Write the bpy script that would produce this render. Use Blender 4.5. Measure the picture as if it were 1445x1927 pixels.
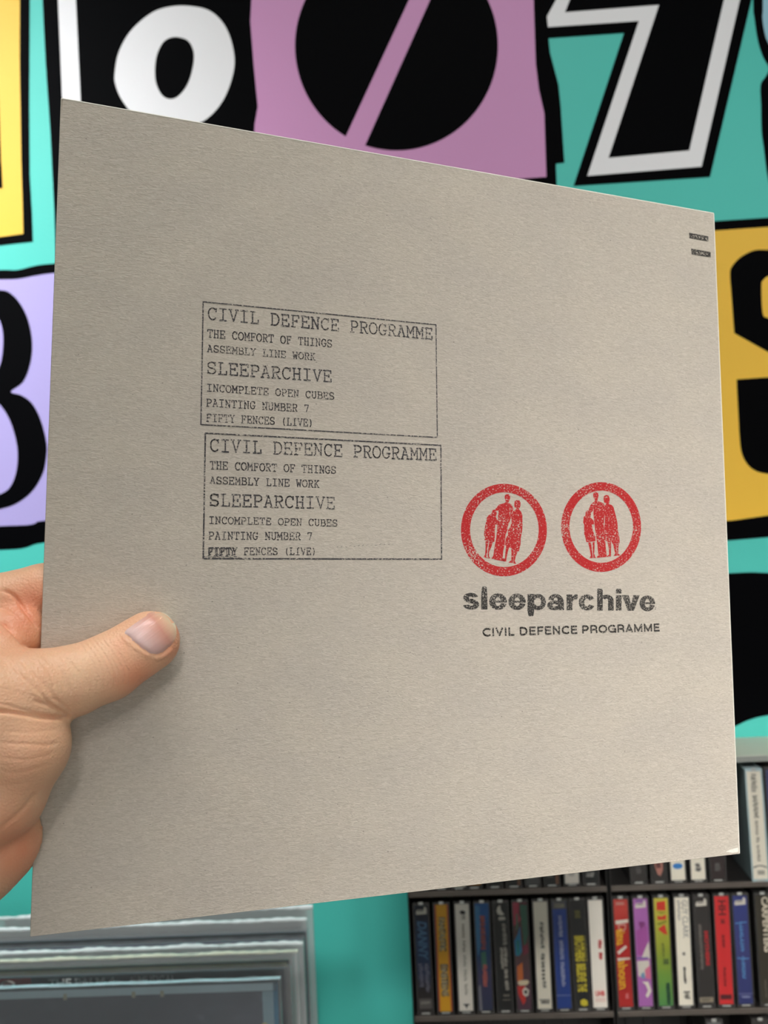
import bpy, bmesh, math, random
import numpy as np
from mathutils import Vector, Matrix, geometry
from mathutils.bvhtree import BVHTree

for _o in list(bpy.data.objects):
    bpy.data.objects.remove(_o)
C = bpy.context.scene.collection
R = math.radians
random.seed(7)

# ------------------------------------------------------------------ camera
FPX, PW, PH = 1700.0, 1445, 1927          # focal length in pixels of the 1445 x 1927 frame
CAMZ = 1.5
camd = bpy.data.cameras.new('camera')
camd.sensor_fit = 'VERTICAL'
camd.sensor_height = 36.0
camd.lens = 36.0 * FPX / PH
camd.clip_start = 0.01
cam = bpy.data.objects.new('camera', camd)
C.objects.link(cam)
CM = Matrix.Translation((0, 0, CAMZ)) @ Matrix.Rotation(R(2.5), 4, 'Z') @ Matrix.Rotation(R(90 + 1.94), 4, 'X') @ Matrix.Rotation(R(-2.75), 4, 'Z')
cam.matrix_world = CM
camd.dof.use_dof = True
camd.dof.focus_distance = 0.375
camd.dof.aperture_fstop = 14.0
bpy.context.scene.camera = cam

# ------------------------------------------------------------------ world, lamps, exposure
sc = bpy.context.scene
sc.view_settings.view_transform = 'Standard'
sc.view_settings.look = 'None'
sc.view_settings.gamma = 1.0
sc.view_settings.use_curve_mapping = False
sc.view_settings.exposure = 0.0
w = bpy.data.worlds.new('world')
sc.world = w
w.use_nodes = True
w.node_tree.nodes['Background'].inputs[0].default_value = (0.93, 0.97, 1.0, 1)
w.node_tree.nodes['Background'].inputs[1].default_value = 0.03


def area(name, loc, target, sx, sy, power, col, spread=180):
    l = bpy.data.lights.new(name, 'AREA')
    l.shape = 'RECTANGLE'
    l.size, l.size_y = sx, sy
    l.energy = power
    l.color = col
    l.spread = R(spread)
    o = bpy.data.objects.new(name, l)
    C.objects.link(o)
    o.location = loc
    o.rotation_euler = (Vector(target) - Vector(loc)).to_track_quat('-Z', 'Y').to_euler()
    return o


# lamps under the shop's ceiling: two spots on the mural, two broad panels; then fill lamps added for the racks and from the front
area('spot_on_mural_left', (-0.9, 0.15, 2.6), (-0.62, 0.98, 1.76), 0.3, 0.3, 2.7, (0.97, 1.0, 1.0), 54)
area('spot_on_mural_right', (1.0, -0.35, 2.6), (0.45, 0.98, 1.3), 0.3, 0.3, 0.75, (1.0, 0.985, 0.95), 50)
area('rack_fill_lamp', (0.22, -1.0, 2.6), (0.36, 0.9, 0.94), 0.2, 0.2, 0.85, (1.0, 0.97, 0.93), 30)  # added to lift the cassettes and the sleeve's right side
area('rack_fill_lamp', (0.12, -2.0, 2.66), (0.18, 0.9, 0.93), 0.2, 0.2, 0.42, (1.0, 0.97, 0.93), 16)  # added to reach under the sleeve and brighten the left tapes and records
area('ceiling_panel_behind', (0.3, -1.2, 2.68), (0.3, -1.2, 0), 1.2, 0.6, 3.0, (1.0, 0.965, 0.92))
area('ceiling_panel_overhead', (0.0, 0.0, 2.68), (0, 0, 0), 0.8, 0.4, 9.6, (1.0, 0.965, 0.93))
area('low_front_fill', (1.0, -2.5, 1.3), (0.6, 0.9, 1.2), 1.6, 1.6, 14.5, (1.0, 0.965, 0.95))  # added low fill from behind the eye; the front wall has no window

# ------------------------------------------------------------------ geometry of the view
CMI = CM.inverted()


def ray(px, py):
    d = CM.to_3x3() @ Vector(((px - PW / 2) / FPX, -(py - PH / 2) / FPX, -1.0))
    return Vector((0, 0, CAMZ)), d


def atY(px, py, y):
    o, d = ray(px, py)
    return o + d * ((y - o.y) / d.y)


WALL_Y = 0.985
RACK_Y = 0.905


# ------------------------------------------------------------------ materials
def lin(c):
    return tuple(((v / 255) / 12.92 if v / 255 <= 0.04045 else ((v / 255 + 0.055) / 1.055) ** 2.4) for v in c) + (1,)


MATS = {}


def mat(name, col, rough=0.5, noise=0.06, nscale=40, bump=0.0, bscale=200, spec=0.5, metal=0.0, coat=0.0):
    if name in MATS:
        return MATS[name]
    m = bpy.data.materials.new(name)
    m.use_nodes = True
    nt = m.node_tree
    b = nt.nodes['Principled BSDF']
    b.inputs['Roughness'].default_value = rough
    b.inputs['Specular IOR Level'].default_value = spec
    b.inputs['Metallic'].default_value = metal
    b.inputs['Coat Weight'].default_value = coat
    tc = nt.nodes.new('ShaderNodeTexCoord')
    n = nt.nodes.new('ShaderNodeTexNoise')
    n.inputs['Scale'].default_value = nscale
    n.inputs['Detail'].default_value = 4
    nt.links.new(tc.outputs['Object'], n.inputs['Vector'])
    mx = nt.nodes.new('ShaderNodeMix')
    mx.data_type = 'RGBA'
    c = lin(col)
    mx.inputs[6].default_value = tuple(v * (1 - noise) for v in c[:3]) + (1,)
    mx.inputs[7].default_value = tuple(min(1, v * (1 + noise)) for v in c[:3]) + (1,)
    nt.links.new(n.outputs['Fac'], mx.inputs[0])
    nt.links.new(mx.outputs[2], b.inputs['Base Color'])
    if bump > 0:
        n2 = nt.nodes.new('ShaderNodeTexNoise')
        n2.inputs['Scale'].default_value = bscale
        n2.inputs['Detail'].default_value = 5
        nt.links.new(tc.outputs['Object'], n2.inputs['Vector'])
        bp = nt.nodes.new('ShaderNodeBump')
        bp.inputs['Strength'].default_value = bump
        bp.inputs['Distance'].default_value = 0.001
        nt.links.new(n2.outputs['Fac'], bp.inputs['Height'])
        nt.links.new(bp.outputs['Normal'], b.inputs['Normal'])
    MATS[name] = m
    return m


def grad_mat(name, stops, axis=2, rough=0.35):
    """printed card whose inks run from one colour to the next along the spine (generated coordinate)"""
    m = bpy.data.materials.new(name)
    m.use_nodes = True
    nt = m.node_tree
    b = nt.nodes['Principled BSDF']
    b.inputs['Roughness'].default_value = rough
    tc = nt.nodes.new('ShaderNodeTexCoord')
    sp = nt.nodes.new('ShaderNodeSeparateXYZ')
    nt.links.new(tc.outputs['Generated'], sp.inputs[0])
    n = nt.nodes.new('ShaderNodeTexNoise')
    n.inputs['Scale'].default_value = 90
    nt.links.new(tc.outputs['Object'], n.inputs['Vector'])
    ma = nt.nodes.new('ShaderNodeMath')
    ma.operation = 'MULTIPLY_ADD'
    ma.inputs[1].default_value = 0.16
    nt.links.new(n.outputs['Fac'], ma.inputs[0])
    nt.links.new(sp.outputs[axis], ma.inputs[2])
    r = nt.nodes.new('ShaderNodeValToRGB')
    nt.links.new(ma.outputs[0], r.inputs[0])
    e = r.color_ramp.elements
    e[0].position = stops[0][0]
    e[0].color = lin(stops[0][1])
    e[1].position = stops[-1][0]
    e[1].color = lin(stops[-1][1])
    for p, c in stops[1:-1]:
        x = e.new(p)
        x.color = lin(c)
    nt.links.new(r.outputs[0], b.inputs['Base Color'])
    return m


def clear_mat(name, tint=(0.9, 0.95, 0.95), gloss=0.12, rough=0.08, haze=0.0, hazecol=(0.8, 0.83, 0.85), bump=0.0, bscale=30):
    m = bpy.data.materials.new(name)
    m.use_nodes = True
    nt = m.node_tree
    nt.nodes.remove(nt.nodes['Principled BSDF'])
    out = nt.nodes['Material Output']
    t = nt.nodes.new('ShaderNodeBsdfTransparent')
    t.inputs[0].default_value = tint + (1,)
    g = nt.nodes.new('ShaderNodeBsdfGlossy')
    g.inputs['Roughness'].default_value = rough
    fr = nt.nodes.new('ShaderNodeFresnel')
    fr.inputs['IOR'].default_value = 1.45
    ad = nt.nodes.new('ShaderNodeMath')
    ad.operation = 'ADD'
    ad.inputs[1].default_value = gloss
    nt.links.new(fr.outputs[0], ad.inputs[0])
    mx = nt.nodes.new('ShaderNodeMixShader')
    nt.links.new(ad.outputs[0], mx.inputs[0])
    nt.links.new(t.outputs[0], mx.inputs[1])
    nt.links.new(g.outputs[0], mx.inputs[2])
    last = mx.outputs[0]
    if haze > 0:
        d = nt.nodes.new('ShaderNodeBsdfDiffuse')
        d.inputs[0].default_value = hazecol + (1,)
        m2 = nt.nodes.new('ShaderNodeMixShader')
        m2.inputs[0].default_value = haze
        nt.links.new(last, m2.inputs[1])
        nt.links.new(d.outputs[0], m2.inputs[2])
        last = m2.outputs[0]
    if bump > 0:
        tc = nt.nodes.new('ShaderNodeTexCoord')
        n = nt.nodes.new('ShaderNodeTexNoise')
        n.inputs['Scale'].default_value = bscale
        nt.links.new(tc.outputs['Object'], n.inputs['Vector'])
        bp = nt.nodes.new('ShaderNodeBump')
        bp.inputs['Strength'].default_value = bump
        bp.inputs['Distance'].default_value = 0.004
        nt.links.new(n.outputs['Fac'], bp.inputs['Height'])
        nt.links.new(bp.outputs['Normal'], g.inputs['Normal'])
    nt.links.new(last, out.inputs['Surface'])
    return m


# ------------------------------------------------------------------ mesh helpers
def link(name, me, m=None, parent=None, label=None):
    o = bpy.data.objects.new(name, me)
    C.objects.link(o)
    if m is not None:
        me.materials.append(m)
    if parent is not None:
        o.parent = parent
    if label:
        o['label'] = label
    return o


def from_bm(bm, name='mesh', smooth=False):
    me = bpy.data.meshes.new(name)
    bmesh.ops.recalc_face_normals(bm, faces=bm.faces)
    bm.to_mesh(me)
    bm.free()
    if smooth:
        for p in me.polygons:
            p.use_smooth = True
    return me


def bx(bm, x0, x1, y0, y1, z0, z1, bev=0.0):
    vs = [bm.verts.new(p) for p in ((x0, y0, z0), (x1, y0, z0), (x1, y1, z0), (x0, y1, z0), (x0, y0, z1), (x1, y0, z1), (x1, y1, z1), (x0, y1, z1))]
    fs = [bm.faces.new([vs[i] for i in f]) for f in ((0, 3, 2, 1), (4, 5, 6, 7), (0, 1, 5, 4), (1, 2, 6, 5), (2, 3, 7, 6), (3, 0, 4, 7))]
    if bev > 0:
        es = list({e for f in fs for e in f.edges})
        bmesh.ops.bevel(bm, geom=es, offset=bev, segments=2, affect='EDGES', profile=0.6)


def box_obj(name, dims, m, parent=None, bev=0.0, label=None):
    bm = bmesh.new()
    bx(bm, *dims, bev=bev)
    return link(name, from_bm(bm, name), m, parent, label)


def thing(name, label, cat, loc=(0, 0, 0), group=None):
    o = bpy.data.objects.new(name, None)
    o.empty_display_size = 0.02
    C.objects.link(o)
    o.location = loc
    return tag(o, label, cat, group)


def tag(o, label, cat=None, group=None, kind=None):
    if label:
        o['label'] = label
    if cat:
        o['category'] = cat
    if group:
        o['group'] = group
    if kind:
        o['kind'] = kind
    return o


def catmull(pts, n=6, closed=False):
    P = [Vector(p) for p in pts]
    out = []
    L = len(P)
    rng = range(L if closed else L - 1)
    for i in rng:
        if closed:
            a, b, c, d = P[(i - 1) % L], P[i], P[(i + 1) % L], P[(i + 2) % L]
        else:
            a, b, c, d = P[max(i - 1, 0)], P[i], P[i + 1], P[min(i + 2, L - 1)]
        for k in range(n):
            t = k / n
            out.append(0.5 * ((2 * b) + (c - a) * t + (2 * a - 5 * b + 4 * c - d) * t * t + (3 * b - a - 3 * c + d) * t ** 3))
    if not closed:
        out.append(P[-1])
    return [tuple(p) for p in out]


# ================================================================== THE SETTING
white_paint = mat('white_wall_paint', (226, 226, 222), 0.6, 0.02, 8)
floor_m = mat('grey_floor', (120, 116, 110), 0.5, 0.1, 6)


def room(name, dims, m):
    o = box_obj(name, dims, m)
    o['kind'] = 'structure'
    return o


TEAL = (84, 205, 193)


def wall_paint(name, col, rough=0.5, bump=0.22, spec=0.3):
    m = mat(name, col, rough, 0.035, 5, bump, 330, spec)
    return m


teal_m = wall_paint('teal_wall_paint', TEAL)
wall = room('wall_back', (-2.2, 2.2, WALL_Y, WALL_Y + 0.12, 0, 2.7), teal_m)
room('wall_left', (-2.32, -2.2, -2.6, WALL_Y + 0.12, 0, 2.7), white_paint)
room('wall_right', (2.2, 2.32, -2.6, WALL_Y + 0.12, 0, 2.7), white_paint)
room('wall_front', (-2.32, 2.32, -2.72, -2.6, 0, 2.7), white_paint)
room('floor', (-2.32, 2.32, -2.72, WALL_Y + 0.12, -0.1, 0), floor_m)
room('ceiling', (-2.32, 2.32, -2.72, WALL_Y + 0.12, 2.7, 2.8), white_paint)

# ---- the painted lettering on the back wall: coats of paint, one over the other
black_p = wall_paint('black_mural_paint', (3, 3, 5), 0.6, 0.2, 0.03)
white_p = wall_paint('white_mural_paint', (246, 243, 247))
yellow_p = wall_paint('yellow_mural_paint', (250, 197, 68))
pink_p = wall_paint('pink_mural_paint', (214, 151, 201))
purple_p = wall_paint('lilac_mural_paint', (180, 167, 224))
sky_p = wall_paint('pale_blue_mural_paint', (160, 205, 224))


def coat(name, pts, m, layer):
    """one coat of paint: outline given where it stands on the wall"""
    y = WALL_Y - 0.00025 * layer
    P = [atY(px, py, y) for px, py in pts]
    tris = geometry.tessellate_polygon([[Vector((p.x, p.z, 0)) for p in P]])
    bm = bmesh.new()
    vs = [bm.verts.new(p) for p in P]
    for t in tris:
        try:
            bm.faces.new([vs[i] for i in t])
        except ValueError:
            pass
    me = bpy.data.meshes.new(name)
    for f in bm.faces:
        f.normal_update()
        if f.normal.y > 0:
            f.normal_flip()
    bm.to_mesh(me)
    bm.free()
    return link(name, me, m, wall)


def ell(cx, cy, rx, ry, a0=0, a1=360, n=72):
    return [(cx + rx * math.cos(R(a0 + (a1 - a0) * i / n)), cy + ry * math.sin(R(a0 + (a1 - a0) * i / n))) for i in range(n + (a1 - a0 != 360))]


# yellow block, upper left
coat('painted_outline', [(-260, -260), (56, -260), (56, 0), (55, 200), (56, 330), (60, 400), (62, 455), (0, 462), (-260, 485)], black_p, 1)
coat('painted_panel', [(-240, -240), (37, -240), (37.5, 0), (37, 110), (40, 300), (44, 440), (0, 446), (-240, 465)], yellow_p, 2)
coat('painted_letter', [(-240, -200), (-18, -200), (-4, 120), (2, 300), (5, 354), (-240, 362)], black_p, 3)
# black block with the white letter o
coat('painted_panel', [(72, -260), (80, 0), (86, 119), (95, 252), (102, 396), (106, 520)] + [(480, 560), (478, 260), (479, 234), (485, 201), (477, 119), (471, 40), (473, 0), (470, -260)], black_p, 1)
coat('painted_bar', [(95, -260), (109, 0), (117, 186), (126, 400), (170, 396), (152, 190), (143, 0), (128, -260)], white_p, 2)
s_ = 2.779
o_out = [(980, 30), (1100, 58), (1185, 150), (1226, 300), (1207, 430), (1150, 550), (1060, 635), (940, 668), (800, 652), (700, 600), (635, 520), (603, 440), (600, 380), (620, 275), (680, 165), (780, 75), (870, 38)]
o_in = [(935, 195), (985, 215), (1012, 270), (1010, 340), (985, 430), (940, 495), (895, 517), (850, 500), (818, 440), (810, 370), (820, 290), (850, 225), (890, 198)]
coat('painted_letter', catmull([(x / s_, y / s_) for x, y in o_out], 5, True), white_p, 2)
coat('painted_letter_counter', catmull([(x / s_, y / s_) for x, y in o_in], 5, True), black_p, 3)
# pink block with the black barred O
coat('painted_outline', [(440, -260), (1030, -260), (1032, 72), (1035, 99), (1051, 160), (1055, 200), (1062, 306), (1046, 308), (1048, 360), (440, 420), (478, 260), (479, 234), (485, 201), (477, 119), (471, 40), (473, 0)], black_p, 1.5)
coat('painted_panel', [(470, -240), (998, -240), (1004, 0), (1008, 120), (1014, 169), (1024, 213), (1028, 333), (974, 336.5), (480, 372), (478, 260), (479, 234), (485, 201), (477, 119), (471, 40), (473, 0)], pink_p, 2)
CX, CY, RX, RY = 746, 86, 191, 197


def seg_side(x_a, y_a, x_b, y_b, side):
    """half of the round letter on one side of the bar"""
    pts = []
    for x, y in ell(CX, CY, RX, RY, 0, 360, 240):
        s = (x_b - x_a) * (y - y_a) - (y_b - y_a) * (x - x_a)
        pts.append((x, y, s * side > 0))
    n = len(pts)
    st = next(i for i in range(n) if pts[i][2] and not pts[i - 1][2])
    run = []
    for k in range(n):
        p = pts[(st + k) % n]
        if not p[2]:
            break
        run.append((p[0], p[1]))
    return run


coat('painted_letter', seg_side(770, 0, 650.5, 259, 1), black_p, 3)
coat('painted_letter', seg_side(806, 0, 682.6, 275, -1), black_p, 3)
# the 7
coat('painted_outline', [(1010, -200), (1465, -200), (1414, 0), (1336, 333), (1079, 350), (1174, 62), (1032, 72), (1010, 72)], black_p, 1.7)
coat('painted_letter', [(1110, -150), (1046, 0), (1029, 31), (1031, 51), (1202, 39.5), (1105, 331), (1320, 313.5), (1392, 0), (1424, -150)], white_p, 2.5)
coat('painted_letter_counter', [(1128, -120), (1072, 0), (1063, 23), (1240, 9), (1145, 297), (1297, 283), (1362, 0), (1388, -120)], black_p, 3)
# pale blue block, upper right
coat('painted_outline', catmull([(1415, -200), (1417, 0), (1419, 31), (1426, 77), (1436, 108), (1447, 128), (1440, 145), (1431, 160), (1432, 200), (1433, 246), (1437, 277), (1447, 345), (1470, 392), (1520, 400)], 3) + [(1800, 380), (1800, -200)], black_p, 1.2)
coat('painted_panel', catmull([(1432, -200), (1435.5, 0), (1434.5, 31), (1438, 58), (1446, 82), (1470, 110), (1520, 125)], 3) + [(1780, 110), (1780, -200)], sky_p, 2)
# yellow block with the S
coat('painted_outline', [(1240, 423), (1346, 416), (1445, 409.5), (1700, 392), (1740, 990), (1445, 1011), (1385, 1016), (1260, 1026)], black_p, 1)
coat('painted_panel', [(1250, 441), (1346, 434), (1445, 427), (1690, 410), (1728, 950), (1445, 970), (1383, 979), (1270, 988)], yellow_p, 2)
q = 2.92
S_up = catmull([(365 + 60, 203), (365, 205), (290, 208), (215, 245), (165, 300), (157, 345), (168, 500)], 5)[0:-1] + [(168, 500), (180, 662), (365, 765), (560, 865), (640, 1000)]
S_all = [(x / q + 1320, y / q + 400) for x, y in S_up]
S_all += [(1540, 770), (1545, 880), (1510, 893)]
S_all += [(x / q + 1320, y / q + 400) for x, y in catmull([(430, 1437), (365, 1435), (300, 1420), (250, 1380), (215, 1310)], 4)]
S_all += [(x / q + 1320, y / q + 400) for x, y in [(193, 917), (365, 905), (400, 903)]]
S_all += [(1460, 790), (1462, 735), (1430, 690)] if False else []
coat('painted_letter', catmull([(x / q + 1320, y / q + 400) for x, y in [(700, 190), (425, 200), (365, 205), (290, 208), (215, 245), (165, 300), (157, 345), (163, 430)]], 5) +
     [(x / q + 1320, y / q + 400) for x, y in [(180, 662), (365, 765), (470, 815), (900, 800), (880, 300)]], black_p, 3)
coat('painted_letter', [(x / q + 1320, y / q + 400) for x, y in [(193, 917), (365, 905), (900, 870), (920, 1400)]] +
     [(x / q + 1320, y / q + 400) for x, y in catmull([(700, 1440), (430, 1440), (365, 1435), (300, 1420), (250, 1380), (218, 1310), (207, 1200)], 5)], black_p, 3)
coat('painted_letter_counter', [(x / q + 1320, y / q + 400) for x, y in catmull([(700, 640), (420, 605), (365, 580), (336, 553), (329, 400), (340, 370), (365, 350), (420, 342), (700, 330)], 4)], yellow_p, 4)
# black shape, right, below the S
coat('painted_panel', [(1280, 1082)] + catmull([(1380, 1078.5), (1415, 1077), (1445, 1078), (1500, 1076)], 4) + [(1700, 1066), (1700, 1345)] +
     catmull([(1500, 1338), (1445, 1346), (1415, 1353), (1389, 1364), (1340, 1392), (1280, 1440)], 5), black_p, 1)
# lilac block with the 8
coat('painted_outline', [(-260, 540)] + catmull([(-80, 512), (0, 508), (33, 508), (66, 500), (101, 496), (200, 488)], 4) + [(330, 480), (330, 1010)] +
     catmull([(200, 1014), (83, 1021), (50, 1030), (33, 1033), (0, 1035), (-80, 1040)], 4) + [(-260, 1050)], black_p, 1)
coat('painted_panel', [(-240, 556)] + catmull([(-80, 528), (0, 526), (33, 525), (66, 519), (101, 514), (200, 506)], 4) + [(312, 498), (312, 970)] +
     catmull([(200, 972), (83, 980), (66, 985), (50, 988), (0, 990), (-80, 993)], 4) + [(-240, 1005)], purple_p, 2)
r8 = [(-20, 544), (0, 546), (17, 550), (37, 570), (53, 603), (60.5, 646), (56.5, 686), (43, 719), (20, 737), (40, 744), (60, 759), (76, 789), (87, 832), (87, 859), (80, 892), (60, 925), (30, 948), (0, 958), (-20, 960)]
l8 = [(-118 - x, y) for x, y in reversed(r8)]
coat('painted_letter', catmull(r8, 4) + catmull(l8, 4), black_p, 3)
ru = [(-30, 575), (-10, 590), (2, 610), (6, 640), (2, 680), (-10, 705), (-30, 715)]
coat('painted_letter_counter', catmull(ru, 4) + catmull([(-118 - x + 30, y) for x, y in reversed(ru)], 4), purple_p, 4)
rl = [(-30, 748), (-5, 757), (18, 790), (32, 839), (31.5, 882), (20, 915), (0, 930), (-30, 935)]
coat('painted_letter_counter', catmull(rl, 4) + catmull([(-118 - x + 30, y) for x, y in reversed(rl)], 4), purple_p, 4)

# ================================================================== THE HELD SLEEVE
SW, SH = 0.315, 0.31752


def rodr(v):
    v = Vector(v)
    return Matrix.Rotation(v.length, 4, v.normalized())


SM_CAM = Matrix.Translation((2.0764823909e-02, 2.31537943e-04, -3.94661057e-01)) @ rodr((-1.01173662e-01, 3.44966180e-01, -1.59505291e-02))
SM = CM @ SM_CAM            # where the sleeve is held, and how it is turned
SMI = SM.inverted()
S_o = SMI @ Vector((0, 0, CAMZ))


def on_sleeve(px, py, h=0.0):
    """the point h metres over the sleeve's face seen at a pixel, in the sleeve's own coordinates"""
    o, d = ray(px, py)
    d = SMI.to_3x3() @ d
    t = (h + 0.0012 - S_o.z) / d.z
    return S_o + d * t


def to_px(p):
    q_ = CMI @ (SM @ Vector(p))
    return PW / 2 + FPX * q_.x / -q_.z, PH / 2 - FPX * q_.y / -q_.z


def sstep(a, b, x):
    t = np.clip((x - a) / (b - a), 0, 1)
    return t * t * (3 - 2 * t)


def swell(u, v):
    """how far each board of the sleeve stands off the middle plane"""
    a, b = np.abs(u) / (SW / 2), np.abs(v) / (SH / 2)
    e = (1 - np.clip(a, 0, 1) ** 5) * (1 - np.clip(b, 0, 1) ** 5)
    r = np.sqrt(u * u + v * v)
    return 0.0008 + 0.0010 * e + 0.00045 * (1 - sstep(0.146, 0.1535, r))


def board_mat():
    m = bpy.data.materials.new('grey_board')
    m.use_nodes = True
    nt = m.node_tree
    b = nt.nodes['Principled BSDF']
    b.inputs['Roughness'].default_value = 0.9
    b.inputs['Specular IOR Level'].default_value = 0.2
    return m, nt, b


def board_nodes(nt):
    """colour and height of the grey board: fibres lying across, specks, mottling"""
    L = nt.links
    tc = nt.nodes.new('ShaderNodeTexCoord')

    def mapped(sx, sy, rot=0.0):
        mp = nt.nodes.new('ShaderNodeMapping')
        mp.inputs['Scale'].default_value = (sx, sy, 1)
        mp.inputs['Rotation'].default_value = (0, 0, rot)
        L.new(tc.outputs['Object'], mp.inputs[0])
        return mp.outputs[0]

    def noise(vec, scale, detail=3, dist=0.0):
        n = nt.nodes.new('ShaderNodeTexNoise')
        n.noise_dimensions = '2D'
        n.inputs['Scale'].default_value = scale
        n.inputs['Detail'].default_value = detail
        n.inputs['Distortion'].default_value = dist
        L.new(vec, n.inputs['Vector'])
        return n.outputs['Fac']

    def ramp(v, a, b_, ca, cb):
        r = nt.nodes.new('ShaderNodeValToRGB')
        r.color_ramp.elements[0].position = a
        r.color_ramp.elements[0].color = ca
        r.color_ramp.elements[1].position = b_
        r.color_ramp.elements[1].color = cb
        L.new(v, r.inputs[0])
        return r.outputs[0]
    fib = noise(mapped(0.40, 1.5, 0.03), 880, 4, 1.2)
    fib2 = noise(mapped(0.35, 1.0, -0.25), 1300, 2, 0.6)
    mott = noise(mapped(1, 1.6), 28, 5)
    c1 = ramp(fib, 0.3, 0.72, lin((190, 180, 167)), lin((210, 200, 188)))
    c2 = ramp(mott, 0.3, 0.7, (0.94, 0.94, 0.95, 1), (1.0, 0.995, 0.985, 1))
    mul = nt.nodes.new('ShaderNodeMix')
    mul.data_type = 'RGBA'
    mul.blend_type = 'MULTIPLY'
    mul.inputs[0].default_value = 1.0
    L.new(c1, mul.inputs[6])
    L.new(c2, mul.inputs[7])
    vo = nt.nodes.new('ShaderNodeTexVoronoi')
    vo.voronoi_dimensions = '2D'
    vo.inputs['Scale'].default_value = 95
    L.new(mapped(1, 1.4), vo.inputs['Vector'])
    sp = nt.nodes.new('ShaderNodeSeparateColor')
    L.new(vo.outputs['Color'], sp.inputs[0])
    big = nt.nodes.new('ShaderNodeMath')
    big.operation = 'MULTIPLY_ADD'
    big.inputs[1].default_value = 0.13
    big.inputs[2].default_value = -0.095
    L.new(sp.outputs[0], big.inputs[0])
    lt = nt.nodes.new('ShaderNodeMath')
    lt.operation = 'LESS_THAN'
    L.new(vo.outputs['Distance'], lt.inputs[0])
    L.new(big.outputs[0], lt.inputs[1])
    sc_ = nt.nodes.new('ShaderNodeMath')
    sc_.operation = 'MULTIPLY'
    sc_.inputs[1].default_value = 0.5
    L.new(lt.outputs[0], sc_.inputs[0])
    mx = nt.nodes.new('ShaderNodeMix')
    mx.data_type = 'RGBA'
    L.new(sc_.outputs[0], mx.inputs[0])
    L.new(mul.outputs[2], mx.inputs[6])
    mx.inputs[7].default_value = lin((95, 85, 78))
    hsum = nt.nodes.new('ShaderNodeMath')
    hsum.operation = 'MULTIPLY_ADD'
    hsum.inputs[1].default_value = 0.5
    L.new(fib2, hsum.inputs[0])
    L.new(fib, hsum.inputs[2])
    bp = nt.nodes.new('ShaderNodeBump')
    bp.inputs['Strength'].default_value = 0.75
    bp.inputs['Distance'].default_value = 0.00022
    L.new(hsum.outputs[0], bp.inputs['Height'])
    return mx.outputs[2], bp.outputs['Normal'], tc, noise, mapped, ramp, fib


board_m, nt, b = board_mat()
col, nor, *_ = board_nodes(nt)
nt.links.new(col, b.inputs['Base Color'])
nt.links.new(nor, b.inputs['Normal'])


def ink_mat(name, ink, lo, hi, scale, patchy=0.35, maxcov=0.95):
    """rubber-stamp ink: it misses the hollows of the board, so the board shows through in specks"""
    m = bpy.data.materials.new(name)
    m.use_nodes = True
    nt = m.node_tree
    b = nt.nodes['Principled BSDF']
    b.inputs['Roughness'].default_value = 0.8
    b.inputs['Specular IOR Level'].default_value = 0.25
    col, nor, tc, noise, mapped, ramp, fib = board_nodes(nt)
    n1 = noise(mapped(0.8, 1.1), scale, 4, 0.4)
    n2 = noise(mapped(1, 1), 75, 3)
    ma = nt.nodes.new('ShaderNodeMath')
    ma.operation = 'MULTIPLY_ADD'
    ma.inputs[1].default_value = patchy
    nt.links.new(n2, ma.inputs[0])
    nt.links.new(n1, ma.inputs[2])
    cov = ramp(ma.outputs[0], lo + patchy * 0.5, hi + patchy * 0.5, (0, 0, 0, 1), (maxcov, maxcov, maxcov, 1))
    mx = nt.nodes.new('ShaderNodeMix')
    mx.data_type = 'RGBA'
    nt.links.new(cov, mx.inputs[0])
    nt.links.new(col, mx.inputs[6])
    mx.inputs[7].default_value = lin(ink)
    nt.links.new(mx.outputs[2], b.inputs['Base Color'])
    nt.links.new(nor, b.inputs['Normal'])
    return m


ink_blue = ink_mat('blue_black_stamp_ink', (38, 38, 50), 0.28, 0.50, 1500, 0.35, 0.92)
ink_black = ink_mat('black_stamp_ink', (34, 33, 35), 0.29, 0.47, 1900, 0.22, 0.95)
ink_red = ink_mat('red_stamp_ink', (186, 26, 32), 0.30, 0.42, 1500, 0.30, 0.97)

sleeve = thing('record_sleeve', 'plain grey cardboard record sleeve with black and red rubber stamps, held up by a hand', 'record sleeve')
sleeve.matrix_world = SM


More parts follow.
